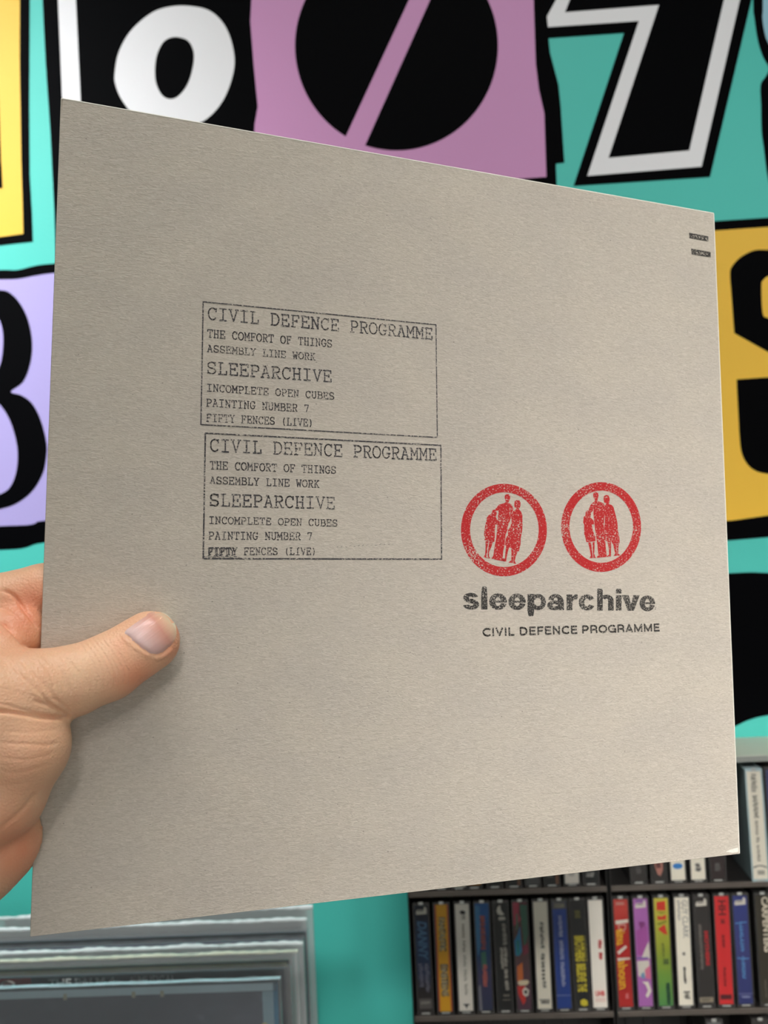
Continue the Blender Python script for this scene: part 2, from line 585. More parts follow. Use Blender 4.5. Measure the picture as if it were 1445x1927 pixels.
def panel(sign):
    """one board: a swelling sheet 0.5 mm thick, its rim closed"""
    n = 64
    us = np.concatenate([[-1], np.linspace(-0.992, 0.992, n), [1]]) * SW / 2
    vs = np.concatenate([[-1], np.linspace(-0.992, 0.992, n), [1]]) * SH / 2
    U, V = np.meshgrid(us, vs, indexing='ij')
    Z = swell(U, V)
    # the dented upper left corner
    k = np.exp(-(((U + SW / 2) ** 2 + (V - SH / 2) ** 2) / 0.004 ** 2))
    m_ = len(us)
    out = np.stack([U + k * 0.0008, V - k * 0.0006, sign * Z], -1).reshape(-1, 3)
    inn = np.stack([U, V, sign * (Z - 0.0005)], -1).reshape(-1, 3)
    verts = np.concatenate([out, inn])
    faces = []
    N = m_ * m_
    for i in range(m_ - 1):
        for j in range(m_ - 1):
            a, b_, c, d = i * m_ + j, (i + 1) * m_ + j, (i + 1) * m_ + j + 1, i * m_ + j + 1
            faces.append((a, b_, c, d) if sign > 0 else (d, c, b_, a))
            faces.append((d + N, c + N, b_ + N, a + N) if sign > 0 else (a + N, b_ + N, c + N, d + N))
    rim = [i * m_ for i in range(m_)] + [(m_ - 1) * m_ + j for j in range(1, m_)] + [i * m_ + m_ - 1 for i in range(m_ - 2, -1, -1)] + [j for j in range(m_ - 2, 0, -1)]
    for k_ in range(len(rim)):
        a, b_ = rim[k_], rim[(k_ + 1) % len(rim)]
        faces.append((a, a + N, b_ + N, b_) if sign > 0 else (b_, b_ + N, a + N, a))
    me = bpy.data.meshes.new('panel')
    me.from_pydata(verts.tolist(), [], faces)
    for p in me.polygons:
        p.use_smooth = len(p.vertices) == 4
    me.set_sharp_from_angle(angle=R(40))
    return me


edge_m = mat('pale_edge_light_and_core', (236, 231, 220), 0.8, 0.05, 400, 0.2, 900)  # edge light put into the colour; also serves as the corner's bare core
link('front_panel', panel(1), board_m, sleeve)
link('back_panel', panel(-1), board_m, sleeve)


def edge_strip(pts, r=0.00055):
    bm = bmesh.new()
    prev = None
    for i, p in enumerate(pts):
        p = Vector(p)
        d = (Vector(pts[min(i + 1, len(pts) - 1)]) - Vector(pts[max(i - 1, 0)])).normalized()
        a = Vector((0, 0, 1))
        s = d.cross(a).normalized()
        ring = [bm.verts.new(p + s * r * math.cos(t) + a * (0.00095) * math.sin(t)) for t in [k * math.pi / 4 for k in range(8)]]
        if prev:
            for k in range(8):
                bm.faces.new((prev[k], prev[(k + 1) % 8], ring[(k + 1) % 8], ring[k]))
        prev = ring
    return from_bm(bm, 'edge', True)


hw, hh = SW / 2, SH / 2
for nm, a, b_ in (('folded_edge', (-hw, hh), (hw, hh)), ('folded_edge', (-hw, -hh), (hw, -hh)), ('spine', (-hw, -hh), (-hw, hh)), ('opening_edge', (hw, -hh), (hw, hh))):
    rnd = random.Random(len(nm) + int(a[1] * 1000))
    pts = [(a[0] + (b_[0] - a[0]) * t / 60, a[1] + (b_[1] - a[1]) * t / 60, 0) for t in range(61)]
    link(nm, edge_strip(pts, 0.0003 if (nm == 'spine' or a[1] == b_[1] == -hh) else 0.00055), board_m if (nm == 'spine' or a[1] == b_[1] == -hh) else edge_m, sleeve)  # top and opening edges painted paler as if lit, the others plain board
# scuffed lower right corner, where the pale core of the board shows
cp = [on_sleeve(x, y, 0.0) for x, y in ((1366, 1603), (1374, 1599.5), (1382, 1597), (1389.5, 1595), (1390, 1600), (1389.5, 1603.5), (1380, 1605.3))]
bm = bmesh.new()
vv = [bm.verts.new((max(min(p.x, hw), -hw), max(p.y, -hh), float(swell(p.x, p.y)) + 0.00008)) for p in cp]
bm.faces.new(vv)
link('scuffed_corner', from_bm(bm), edge_m, sleeve, 'pale worn corner of the board')


# ------------------------------------------------------------------ stamps: ink lying on the board
class Ink:
    def __init__(self):
        self.v, self.f = [], []

    def poly(self, pts):
        i = len(self.v)
        self.v += [(p[0], p[1]) for p in pts]
        self.f.append(tuple(range(i, i + len(pts))))

    def fill(self, pts):
        i = len(self.v)
        self.v += [(p[0], p[1]) for p in pts]
        for t in geometry.tessellate_polygon([[Vector((p[0], p[1], 0)) for p in pts]]):
            self.f.append(tuple(i + k for k in t))

    def stroke(self, pts, w, cap=True):
        P = [Vector((p[0], p[1])) for p in pts]
        for a, b in zip(P[:-1], P[1:]):
            d = b - a
            if d.length < 1e-9:
                continue
            d.normalize()
            n = Vector((-d.y, d.x)) * w / 2
            e = d * (w * 0.22 if cap else 0)
            k = max(1, int((b - a).length / 0.012))
            for j in range(k):
                p, q_ = a + (b - a) * j / k, a + (b - a) * (j + 1) / k
                p2 = p - e if j == 0 else p
                q2 = q_ + e if j == k - 1 else q_
                self.poly((p2 - n, q2 - n, q2 + n, p2 + n))
        for p in P[1:-1]:
            self.poly([p + Vector((math.cos(t), math.sin(t))) * w / 2 for t in [k * math.pi / 4 for k in range(8)]])

    def build(self, name, m, parent, label=None, lift=0.00009):
        v = np.array(self.v)
        z = swell(v[:, 0], v[:, 1]) + lift
        me = bpy.data.meshes.new(name)
        me.from_pydata(np.column_stack([v, z]).tolist(), [], self.f)
        bm = bmesh.new()
        bm.from_mesh(me)
        for f in bm.faces:
            f.normal_update()
            if f.normal.z < 0:
                f.normal_flip()
        bm.to_mesh(me)
        bm.free()
        return link(name, me, m, parent, label)


def arc(cx, cy, rx, ry, a0, a1, n=12):
    return [(cx + rx * math.cos(R(a0 + (a1 - a0) * i / n)), cy + ry * math.sin(R(a0 + (a1 - a0) * i / n))) for i in range(n + 1)]


# typewriter capitals with slab serifs, 7 wide and 10 high
G = {
    'A': [[(0.9, 0), (3.5, 10), (6.1, 0)], [(1.8, 3.6), (5.2, 3.6)], [(0, 0), (2.1, 0)], [(4.9, 0), (7, 0)], [(1.8, 10), (3.5, 10)]],
    'B': [[(1.4, 0), (1.4, 10)], [(0.4, 10), (3.8, 10)] + arc(3.9, 7.6, 2.2, 2.4, 90, -90, 8) + [(1.4, 5.2)], [(3.9, 5.2)] + arc(4.1, 2.6, 2.5, 2.6, 90, -90, 8) + [(0.4, 0)]],
    'C': [arc(3.7, 5, 3.1, 5, 42, 318, 18), [(6.2, 10), (6.2, 7)]],
    'D': [[(1.3, 0), (1.3, 10)], [(0.3, 10), (3.1, 10)] + arc(3.1, 5, 3.4, 5, 90, -90, 12) + [(0.3, 0)]],
    'E': [[(1.4, 0), (1.4, 10)], [(0.3, 10), (6.2, 10), (6.2, 7.6)], [(0.3, 0), (6.4, 0), (6.4, 2.6)], [(1.4, 5.2), (4.6, 5.2)], [(4.6, 6.3), (4.6, 4.1)]],
    'F': [[(1.6, 0), (1.6, 10)], [(0.4, 10), (6.3, 10), (6.3, 7.6)], [(0.4, 0), (3.4, 0)], [(1.6, 5.1), (4.7, 5.1)], [(4.7, 6.2), (4.7, 4.0)]],
    'G': [arc(3.6, 5, 3.1, 5, 45, 315, 18) + [(5.9, 4.2)], [(4.0, 4.2), (7, 4.2)], [(6.0, 10), (6.0, 7.2)]],
    'H': [[(1.4, 0), (1.4, 10)], [(5.6, 0), (5.6, 10)], [(1.4, 5.1), (5.6, 5.1)], [(0.3, 10), (2.7, 10)], [(4.3, 10), (6.7, 10)], [(0.3, 0), (2.7, 0)], [(4.3, 0), (6.7, 0)]],
    'I': [[(3.5, 0), (3.5, 10)], [(1, 10), (6, 10)], [(1, 0), (6, 0)]],
    'K': [[(1.4, 0), (1.4, 10)], [(5.7, 10), (1.4, 4.6)], [(2.8, 6.1), (6, 0)], [(0.3, 10), (2.7, 10)], [(4.5, 10), (6.7, 10)], [(0.3, 0), (2.7, 0)], [(4.9, 0), (6.9, 0)]],
    'L': [[(2, 0), (2, 10)], [(0.5, 10), (3.8, 10)], [(0.5, 0), (6.4, 0), (6.4, 3)]],
    'M': [[(1, 0), (1, 10), (3.5, 3.4), (6, 10), (6, 0)], [(-0.2, 10), (1, 10)], [(6, 10), (7.2, 10)], [(-0.2, 0), (2.1, 0)], [(4.9, 0), (7.2, 0)]],
    'N': [[(1.3, 0), (1.3, 10), (5.7, 0), (5.7, 10)], [(0.1, 10), (1.3, 10)], [(4.5, 10), (6.9, 10)], [(0.1, 0), (2.5, 0)]],
    'O': [arc(3.5, 5, 3.2, 5, 0, 360, 24)],
    'P': [[(1.5, 0), (1.5, 10)], [(0.4, 10), (4, 10)] + arc(4, 7.3, 2.4, 2.7, 90, -90, 8) + [(1.5, 4.6)], [(0.4, 0), (3.4, 0)]],
    'R': [[(1.4, 0), (1.4, 10)], [(0.3, 10), (3.9, 10)] + arc(3.9, 7.5, 2.2, 2.5, 90, -90, 8) + [(1.4, 5)], [(3.6, 5), (5.7, 0), (7, 0)], [(0.3, 0), (2.8, 0)]],
    'S': [arc(3.5, 7.4, 2.6, 2.6, 25, 270, 12) + arc(3.5, 2.4, 2.8, 2.4, 90, -155, 12), [(6, 10), (6, 7.3)], [(0.8, 0), (0.8, 2.8)]],
    'T': [[(3.5, 0), (3.5, 10)], [(0.5, 7.4), (0.5, 10), (6.5, 10), (6.5, 7.4)], [(2, 0), (5, 0)]],
    'U': [[(1.3, 10), (1.3, 3)] + arc(3.5, 3, 2.2, 3, 180, 360, 10) + [(5.7, 10)], [(0.1, 10), (2.5, 10)], [(4.5, 10), (6.9, 10)]],
    'V': [[(0.9, 10), (3.5, 0), (6.1, 10)], [(-0.1, 10), (2.1, 10)], [(4.9, 10), (7.1, 10)]],
    'W': [[(0.8, 10), (1.8, 0), (3.5, 6.4), (5.2, 0), (6.2, 10)], [(-0.2, 10), (2, 10)], [(5, 10), (7.2, 10)]],
    'Y': [[(1, 10), (3.5, 4.8), (6, 10)], [(3.5, 4.8), (3.5, 0)], [(0, 10), (2.1, 10)], [(4.9, 10), (7, 10)], [(2, 0), (5, 0)]],
    '7': [[(1, 8), (1, 10), (6, 10), (3, 0)]],
    '(': [arc(7, 4.5, 3.4, 6.6, 125, 235, 10)],
    ')': [arc(0, 4.5, 3.4, 6.6, 55, -55, 10)],
}


def type_line(ink, text, p0, p1, top, wgt):
    """a typed line between two points of the baseline, capitals reaching up to the height 'top' over the first"""
    a, b, c = on_sleeve(*p0), on_sleeve(*p1), on_sleeve(p0[0], top)
    H = (c.y - a.y) / 10
    d = (b - a).xy
    n = len(text)
    adv = d.length / (n - 0.12)
    d.normalize()
    up = Vector((-d.y, d.x))
    k = adv / 8.0
    rnd = random.Random(text + str(p0))
    for i, ch in enumerate(text):
        if ch == ' ':
            continue
        o = a.xy + d * (adv * i) + up * rnd.uniform(-0.12, 0.12) * H
        for st in G[ch]:
            ink.stroke([o + d * (x * k) + up * (y * H) for x, y in st], wgt * rnd.uniform(0.85, 1.15))


def frame_lines(ink, corners, w):
    P = [on_sleeve(*c) for c in corners]
    for i in range(4):
        a, b = P[i].xy, P[(i + 1) % 4].xy
        ink.stroke([a + (b - a) * t / 12 for t in range(13)], w)


TXT = ['CIVIL DEFENCE PROGRAMME', 'THE COMFORT OF THINGS', 'ASSEMBLY LINE WORK', 'SLEEPARCHIVE', 'INCOMPLETE OPEN CUBES', 'PAINTING NUMBER 7', 'FIFTY FENCES (LIVE)']
L1 = [((390, 601.8), (812.5, 639.7), 580), ((389.3, 635.7), (623.5, 654.7), 621.5), ((389, 663), (592, 679), 650.4), ((388.3, 703.9), (623, 720), 682.3),
      ((388, 736.7), (627.5, 752.7), 723.8), ((387.3, 765.3), (580.6, 776.6), 751.7), ((387.3, 793.6), (588.6, 803.2), 780)]
L2 = [((394, 849.8), (819.8, 866.8), 827.2), ((394, 883), (630.8, 892), 869), ((394, 910.6), (599.2, 918), 897.3), ((393.3, 952), (629, 957.8), 930.2),
      ((392, 985.4), (633.5, 990.7), 972.8), ((391.6, 1015.3), (586.6, 1016), 1001.7), ((391.3, 1044.2), (594.6, 1044.2), 1031)]
for L_, fr, fw in ((L1, [(381.6, 569.3), (818.5, 612.5), (820.8, 824), (377.3, 799.9)], 0.00052), (L2, [(385.6, 816), (827.5, 838.9), (828.8, 1052.5), (381.6, 1051.5)], 0.00062)):
    ik = Ink()
    frame_lines(ik, fr, fw)
    for t, (p0, p1, tp) in zip(TXT, L_):
        big = t in (TXT[0], TXT[3])
        type_line(ik, t, p0, p1, tp, 0.00060 if big else 0.00042)
    if L_ is L2:  # the second impression slipped at its lower left: a doubled edge
        for j in range(9):
            x = 383 + j * 8
            ik.stroke([on_sleeve(x, 1048 + random.uniform(-1, 2)).xy, on_sleeve(x + 6, 1048.5 + random.uniform(-1, 2)).xy], 0.0003)
        type_line(ik, 'FIFTY', (389.8, 1046), (441, 1045.5), 1033, 0.00034)
        for j in range(14):
            x = 632 + j * 8
            ik.stroke([on_sleeve(x, 1030 - j * 0.4).xy, on_sleeve(x + 3, 1029 - j * 0.4 + random.uniform(-2, 2)).xy], 0.00015)
    ik.build('text_stamp', ink_blue, sleeve, 'upper framed stamp of typewriter lines' if L_ is L1 else 'lower framed stamp of typewriter lines, doubled at its corner')

# two dark bars at the upper right
for bar, nicks in (([(1297, 437.5), (1333.5, 444.5), (1333.5, 454), (1297.5, 448)], [(1305, 443.5), (1310, 444), (1316, 446), (1322, 448), (1329, 449), (1331, 452)]),
                   ([(1300.5, 467.5), (1338, 474), (1337.5, 484), (1301.5, 478.5)], [(1311, 475.5), (1319, 477), (1321, 475.5), (1324, 478), (1330, 478)])):
    ik = Ink()
    P = [on_sleeve(*c).xy for c in bar]
    n = 10
    for i in range(n):
        for j in range(3):
            def bl(s, t):
                return (P[0] * (1 - s) + P[1] * s) * (1 - t) + (P[3] * (1 - s) + P[2] * s) * t
            ik.poly([bl(i / n, j / 3), bl(i / n, (j + 1) / 3), bl((i + 1) / n, (j + 1) / 3), bl((i + 1) / n, j / 3)])
    o = ik.build('bar_stamp', ink_black, sleeve)
    ik = Ink()
    for x, y in nicks:
        c = on_sleeve(x, y).xy
        ik.stroke([c + Vector((-0.0004, 0.0003)), c + Vector((0.0003, -0.0003)), c + Vector((0.0006, 0.0002))], 0.00028)
    ik.build('bare_nick', board_m, o, lift=0.00014)


# the two round emblems: a ring with three standing figures
def emblem(outer, inner, figs):
    ik = Ink()
    po = [on_sleeve(*p).xy for p in outer]
    pi_ = [on_sleeve(*p).xy for p in inner]
    n = len(po)
    for i in range(n):
        j = (i + 1) % n
        ik.poly([po[i], po[j], pi_[j], pi_[i]])
    for f in figs:
        ik.fill([on_sleeve(*p).xy for p in f])
    return ik.build('emblem_stamp', ink_red, sleeve)


def sc_pts(pts, ox, oy, k):
    return [(ox + x / k, oy + y / k) for x, y in pts]


k1 = 8.028
A1 = [
    # tall figure, middle
    [(700, 290), (705, 260), (730, 245), (765, 245), (785, 270), (785, 320), (765, 350), (762, 378), (800, 400), (825, 440), (832, 480), (800, 540), (790, 620), (745, 740), (745, 780), (715, 850), (705, 950),
     (700, 1010), (680, 1100), (672, 1200), (700, 1235), (690, 1255), (600, 1240), (500, 1215), (530, 1170), (545, 1060), (575, 900), (590, 740), (605, 650), (600, 560), (610, 490), (560, 500), (565, 460), (620, 400), (700, 378), (718, 360)],
    # the child, left
    [(510, 520), (520, 485), (550, 475), (575, 495), (582, 540), (565, 590), (590, 630), (610, 660), (595, 710), (560, 700), (550, 800), (555, 880), (545, 965), (470, 955), (395, 935), (405, 890), (388, 860), (400, 760), (420, 660), (430, 600), (460, 560), (500, 540)],
    [(412, 950), (460, 955), (440, 1060), (438, 1180), (445, 1210), (370, 1195), (405, 1160), (412, 1080)],
    [(470, 958), (525, 965), (500, 1040), (465, 1120), (465, 1180), (485, 1212), (450, 1212), (445, 1150), (455, 1040)],
    # the woman, right
    [(845, 400), (850, 350), (880, 333), (920, 335), (940, 370), (938, 430), (915, 470), (950, 510), (968, 560), (970, 700), (965, 800), (945, 900), (940, 1000), (915, 1108), (860, 1100), (800, 1060), (705, 1015), (720, 900), (755, 860), (745, 800), (790, 730), (805, 640), (795, 560), (830, 500), (885, 465), (850, 440)],
    [(722, 1028), (770, 1035), (750, 1110), (730, 1200), (722, 1268), (660, 1248), (705, 1210), (712, 1120)],
    [(800, 1070), (840, 1090), (835, 1180), (830, 1285), (755, 1275), (800, 1240), (803, 1150)],
    [(845, 1095), (895, 1108), (870, 1180), (852, 1250), (878, 1298), (835, 1290), (838, 1180)],
]
emblem([(860 + (690 + 648 * math.cos(t)) / k1, 900 + (785 + 697 * math.sin(t)) / k1) for t in [i * math.pi / 48 for i in range(96)]],
       [(860 + (697 + 517 * math.cos(t)) / k1, 900 + (780 + 563 * math.sin(t)) / k1) for t in [i * math.pi / 48 for i in range(96)]],
       [sc_pts(p, 860, 900, k1) for p in A1])
k2 = 8.5
A2 = [
    [(580, 270), (590, 235), (625, 225), (660, 240), (670, 280), (660, 330), (650, 370), (700, 380), (750, 410), (775, 450), (765, 560), (760, 650), (750, 760), (770, 900), (775, 1000), (785, 1100), (795, 1200), (800, 1240), (865, 1250), (860, 1255), (650, 1275), (640, 1265), (665, 1230), (650, 1080), (635, 960), (615, 830),
     (600, 700), (590, 600), (580, 520), (545, 560), (510, 510), (540, 430), (600, 375), (612, 350), (590, 320)],
    [(460, 560), (475, 525), (505, 518), (540, 545), (548, 590), (540, 630), (590, 680), (600, 740), (560, 745), (580, 850), (620, 940), (620, 1010), (475, 1025), (460, 960), (440, 900), (437, 740), (422, 710), (432, 620), (460, 600)],
    [(502, 1028), (550, 1025), (560, 1120), (570, 1200), (578, 1278), (522, 1282), (545, 1240), (530, 1150)],
    [(570, 1025), (605, 1022), (605, 1120), (600, 1200), (612, 1250), (630, 1275), (585, 1278), (580, 1200)],
    [(748, 330), (755, 290), (790, 268), (830, 282), (848, 330), (845, 380), (830, 415), (880, 430), (910, 470), (950, 620), (975, 740), (975, 820), (1000, 930), (1010, 1040), (890, 1050), (870, 1000), (780, 1005), (765, 940), (770, 850), (755, 800), (770, 720), (770, 620), (760, 520), (765, 450), (795, 410), (755, 385)],
    [(808, 1005), (868, 1003), (870, 1120), (868, 1250), (805, 1250), (838, 1215), (832, 1120)],
    [(900, 1050), (945, 1050), (955, 1150), (965, 1240), (905, 1246), (935, 1210)],
    [(950, 1048), (992, 1048), (985, 1140), (985, 1210), (1022, 1235), (970, 1242), (962, 1150)],
]
emblem([(1045 + (710 + 640 * math.cos(t)) / k2, 900 + (783 + 716 * math.sin(t)) / k2) for t in [i * math.pi / 48 for i in range(96)]],
       [(1045 + (712 + 508 * math.cos(t)) / k2, 900 + (778 + 575 * math.sin(t)) / k2) for t in [i * math.pi / 48 for i in range(96)]],
       [sc_pts(p, 1045, 900, k2) for p in A2])


# the bold lower-case wordmark: each letter between its own left and right edge
def ringarc(cx, cy, ro, ri, a0, a1, n=22):
    q_ = []
    for i in range(n):
        t0, t1 = R(a0 + (a1 - a0) * i / n), R(a0 + (a1 - a0) * (i + 1) / n)
        q_.append([(cx + ro[0] * math.cos(t0), cy + ro[1] * math.sin(t0)), (cx + ro[0] * math.cos(t1), cy + ro[1] * math.sin(t1)),
                   (cx + ri[0] * math.cos(t1), cy + ri[1] * math.sin(t1)), (cx + ri[0] * math.cos(t0), cy + ri[1] * math.sin(t0))])
    return q_


def rect(x0, y0, x1, y1):
    return [(x0, y0), (x1, y0), (x1, y1), (x0, y1)]


# every letter is drawn 10 units wide (l and i: 10 units = their own width), x-height 10
BOLD = {
    's': ringarc(4.9, 7.05, (4.5, 3.05), (1.1, 0.75), 12, 270) + ringarc(5.1, 2.95, (4.9, 3.15), (1.3, 0.75), 90, -172) + [rect(3.6, 3.6, 6.4, 6.4)],
    'l': [[(0, 0), (10, 0), (10, 8), (9, 13.4), (8, 14), (2, 14), (1, 13.4), (0, 8)]],
    'e': ringarc(5, 4.9, (5, 5.1), (1.6, 2.7), 0, 344, 30) + [rect(3.2, 4.35, 9.95, 5.6)],
    'p': [rect(0, -1, 3.6, 9.9), [(0.1, -1), (0.5, -3.6), (1.1, -4), (2.6, -4), (3.2, -3.6), (3.6, -1)]] + ringarc(5.6, 4.9, (4.4, 5.1), (1.75, 2.5), -150, 150),
    'a': ringarc(5, 5.6, (4.6, 4.5), (1.3, 2.2), 5, 168, 14) + [rect(6.1, 0.6, 9.9, 6.4), rect(6.9, 0, 10, 1.2)] + ringarc(4.2, 3, (4.2, 3.1), (1.1, 0.9), 20, 340),
    'r': [rect(0, 0, 5.2, 9.9), [(5.2, 5), (6, 6.3), (7.4, 6.9), (9.9, 6.9), (9.9, 10), (7.5, 10), (5.2, 8.6)]],
    'c': ringarc(5, 5, (5, 5.1), (1.5, 2.5), 28, 332, 26),
    'h': [[(0, 0), (3.4, 0), (3.4, 13), (3, 14), (0.3, 14), (0, 13)], rect(6.6, 0, 10, 6.6)] + ringarc(5.7, 6.4, (4.3, 3.7), (0.95, 1.2), 0, 150, 12),
    'i': [rect(0, 0, 10, 9.9), [(0, 11), (10, 11), (10, 13), (8.5, 14), (1.5, 14), (0, 13)]],
    'v': [[(0, 10), (3.8, 10), (5.1, 4.2), (6.4, 10), (10, 10), (6.7, 0), (3.3, 0)]],
}
ik = Ink()
spans = [('s', 60, 285, 0), ('l', 312, 397, 0), ('e', 420, 662, 0), ('e', 680, 918, 0), ('p', 940, 1192, 0), ('a', 1208, 1437, 0),
         ('r', 97, 250, 1), ('c', 262, 487, 1), ('h', 513, 738, 1), ('i', 768, 845, 1), ('v', 850, 1092, 1), ('e', 1090, 1303, 1)]
for ch, x0, x1, part_ in spans:
    X0, X1 = (860 + x0 / 7.225, 860 + x1 / 7.225) if not part_ else (1050 + x0 / 7.225, 1050 + x1 / 7.225)
    f_ = (X0 - 869) / (1231 - 869)
    base = 1146.6 + f_ * 3.2
    xh = 30.9 - f_ * 1.9
    a, b_, c = on_sleeve(X0, base).xy, on_sleeve(X1, base + 0.08).xy, on_sleeve(X0, base - xh).xy
    for pg in BOLD[ch]:
        pts = [a + (b_ - a) * (x / 10) + (c - a) * (y / 10) for x, y in pg]
        (ik.fill if len(pg) > 4 else ik.poly)(pts)
ik.stroke([on_sleeve(1231.5, 1142.5).xy, on_sleeve(1230.3, 1147.5).xy], 0.0003)
ik.build('wordmark_stamp', ink_black, sleeve)


def text_verts(s, bold=0.0):
    """triangles of a word set in the built-in font, baseline from x = 0, capital height 1"""
    cu = bpy.data.curves.new('t', 'FONT')
    cu.body = s
    cu.size = 1.0
    cu.offset = bold
    cu.resolution_u = 3
    ob = bpy.data.objects.new('t', cu)
    me = bpy.data.meshes.new_from_object(ob)
    v = np.array([tuple(x.co) for x in me.vertices])[:, :2] if len(me.vertices) else np.zeros((0, 2))
    f = [tuple(p.vertices) for p in me.polygons]
    bpy.data.objects.remove(ob)
    bpy.data.meshes.remove(me)
    bpy.data.curves.remove(cu)
    if len(v):
        v[:, 0] -= v[:, 0].min()
    return v, f


CAPH = text_verts('H')[0][:, 1].max()
# bold sans capitals: (width, strokes); the pen is 2.3 wide, the capitals 10 high
q5 = 1.15
SANS = {
    'C': (8.0, [arc(4.6, 5, 3.4, 3.85, 42, 318, 20)]), 'G': (8.6, [arc(4.6, 5, 3.4, 3.85, 42, 330, 20) + [(7.5, 4.4)], [(4.9, 4.6), (8.2, 4.6)], [(7.6, 0.2), (7.6, 4.6)]]),
    'O': (8.8, [arc(4.5, 5, 3.4, 3.85, 0, 360, 26)]), 'I': (3.2, [[(1.6, 0.3), (1.6, 9.7)]]),
    'V': (7.6, [[(1.0, 9.7), (3.8, 1.2), (6.6, 9.7)]]), 'L': (6.6, [[(q5 + .4, 9.7), (q5 + .4, q5), (6.0, q5)]]),
    'D': (8.4, [[(1.6, 1.1), (1.6, 8.9)] + [(3.8, 8.9)] + arc(3.8, 5, 3.2, 3.9, 90, -90, 14) + [(1.6, 1.1)]]),
    'E': (7.2, [[(6.6, 8.9), (1.6, 8.9), (1.6, 1.1), (6.7, 1.1)], [(1.6, 5.1), (6.2, 5.1)]]),
    'F': (6.7, [[(6.3, 8.9), (1.6, 8.9), (1.6, 0.3)], [(1.6, 4.9), (5.8, 4.9)]]),
    'N': (8.4, [[(1.6, 0.3), (1.6, 9.2), (6.6, 0.8), (6.6, 9.7)]]),
    'P': (7.6, [[(1.6, 0.3), (1.6, 8.9), (4.2, 8.9)] + arc(4.2, 6.5, 2.1, 2.4, 90, -90, 10) + [(1.6, 4.1)]]),
    'R': (8.2, [[(1.6, 0.3), (1.6, 8.9), (4.6, 8.9)] + arc(4.6, 6.7, 2.1, 2.2, 90, -90, 10) + [(1.6, 4.5)], [(4.8, 4.5), (6.6, 3.2), (6.9, 0.3)]]),
    'A': (8.0, [[(1.0, 0.3), (4.0, 9.2), (7.0, 0.3)], [(2.2, 2.9), (5.8, 2.9)]]),
    'M': (9.6, [[(1.5, 0.3), (1.5, 9.0), (4.8, 1.4), (8.1, 9.0), (8.1, 0.3)]]),
    ' ': (3.2, []),
}
ik = Ink()
a, b_, c = on_sleeve(904.8, 1198.3).xy, on_sleeve(1240.0, 1188.3).xy, on_sleeve(904.8, 1181.4).xy
cap = 'CIVIL DEFENCE PROGRAMME'
tot = sum(SANS[ch][0] for ch in cap)
d_ = (b_ - a).normalized()
up = Vector((-d_.y, d_.x)) * (c - a).length / 10
wd = (b_ - a) / tot
x0 = 0.0
for ch in cap:
    for st in SANS[ch][1]:
        ik.stroke([a + wd * (x0 + x) + up * y for x, y in st], 2.15 * up.length, cap=False)
    x0 += SANS[ch][0]
ik.build('caption_stamp', ink_black, sleeve)

# ================================================================== THE HAND


def P_(px, py, hmm):
    return np.array(on_sleeve(px, py, hmm / 1000.0))


cone_list = []   # (a, b, ra, rb, k, flat)


def seg(a, b, ra, rb, k=4.0, flat=1.0):
    cone_list.append((P_(*a) if len(a) == 3 else np.array(a[0]), P_(*b) if len(b) == 3 else np.array(b[0]), ra / 1000, rb / 1000, k / 1000, flat))


WR = (-330, 1600, 2)
# palm and back of the hand
seg((-120, 1175, -14), (-290, 1440, -2), 14, 18, 8)
seg((-130, 1255, -22), (-310, 1520, -4), 14, 18, 8)
seg((-130, 1345, -24), WR, 14, 22, 8)
seg((-120, 1430, -22), (-320, 1640, -4), 13, 19, 8)
seg((-120, 1500, -8), (-320, 1600, 4), 19, 24, 8)
# fingers lying behind the sleeve: each with its knuckle bends
FING = {
    'index': [(-110, 1172, -13, 13.5), (-10, 1130, -13, 9.8), (80, 1108, -12, 9.6), (205, 1085, -13, 8.7), (300, 1078, -12, 7.9), (362, 1080, -10.5, 6.8)],
    'middle': [(-130, 1250, -22, 13), (60, 1215, -14.5, 9.8), (240, 1192, -14, 9.0), (345, 1186, -12, 8.0), (405, 1190, -10.5, 6.9)],
    'ring': [(-130, 1345, -24, 12), (60, 1318, -14, 9.2), (230, 1302, -14, 8.5), (325, 1298, -12, 7.6), (385, 1302, -10, 6.5)],
    'little': [(-120, 1430, -22, 11), (50, 1420, -13, 8.0), (175, 1412, -12.5, 7.3), (245, 1410, -11, 6.6), (290, 1413, -9.5, 5.8)],
}
for nm, ch in FING.items():
    for i in range(len(ch) - 1):
        seg(ch[i][:3], ch[i + 1][:3], ch[i][3], ch[i + 1][3], 5 if i == 0 else 1.5)
# fold of skin between the index finger and the thumb
seg((-60, 1232, -5), (34, 1188, -7), 14, 10.5, 3.0)
seg((-90, 1280, 4), (0, 1225, 3), 17, 9, 2.0)
# ball of the thumb and heel of the hand
seg((-45, 1345, 8), (33, 1402, 12), 22, 17.5, 4)
seg((33, 1402, 12), (-5, 1495, 8), 17.5, 15.5, 3)
seg((-5, 1495, 8), (-150, 1570, 4), 15.5, 23, 5)
seg((-10, 1572, -5), (-65, 1612, -5), 17.8, 18.5, 2.2)
seg((-65, 1612, -5), (-250, 1640, -2), 18.5, 22, 6)
seg((-45, 1345, 8), (-240, 1500, 4), 22, 22, 8)
# thumb
seg((-45, 1335, 10), (52, 1306, 12.5), 20, 14.5, 5)
seg((52, 1300, 12.5), (138, 1281, 11.5), 14.6, 12.6, 3, 0.92)
seg((138, 1281, 11.5), (203, 1256, 10.5), 12.6, 12.0, 2, 0.88)
seg((203, 1256, 10.5), (281, 1206.5, 9.4), 12.0, 11.4, 2.5, 0.84)
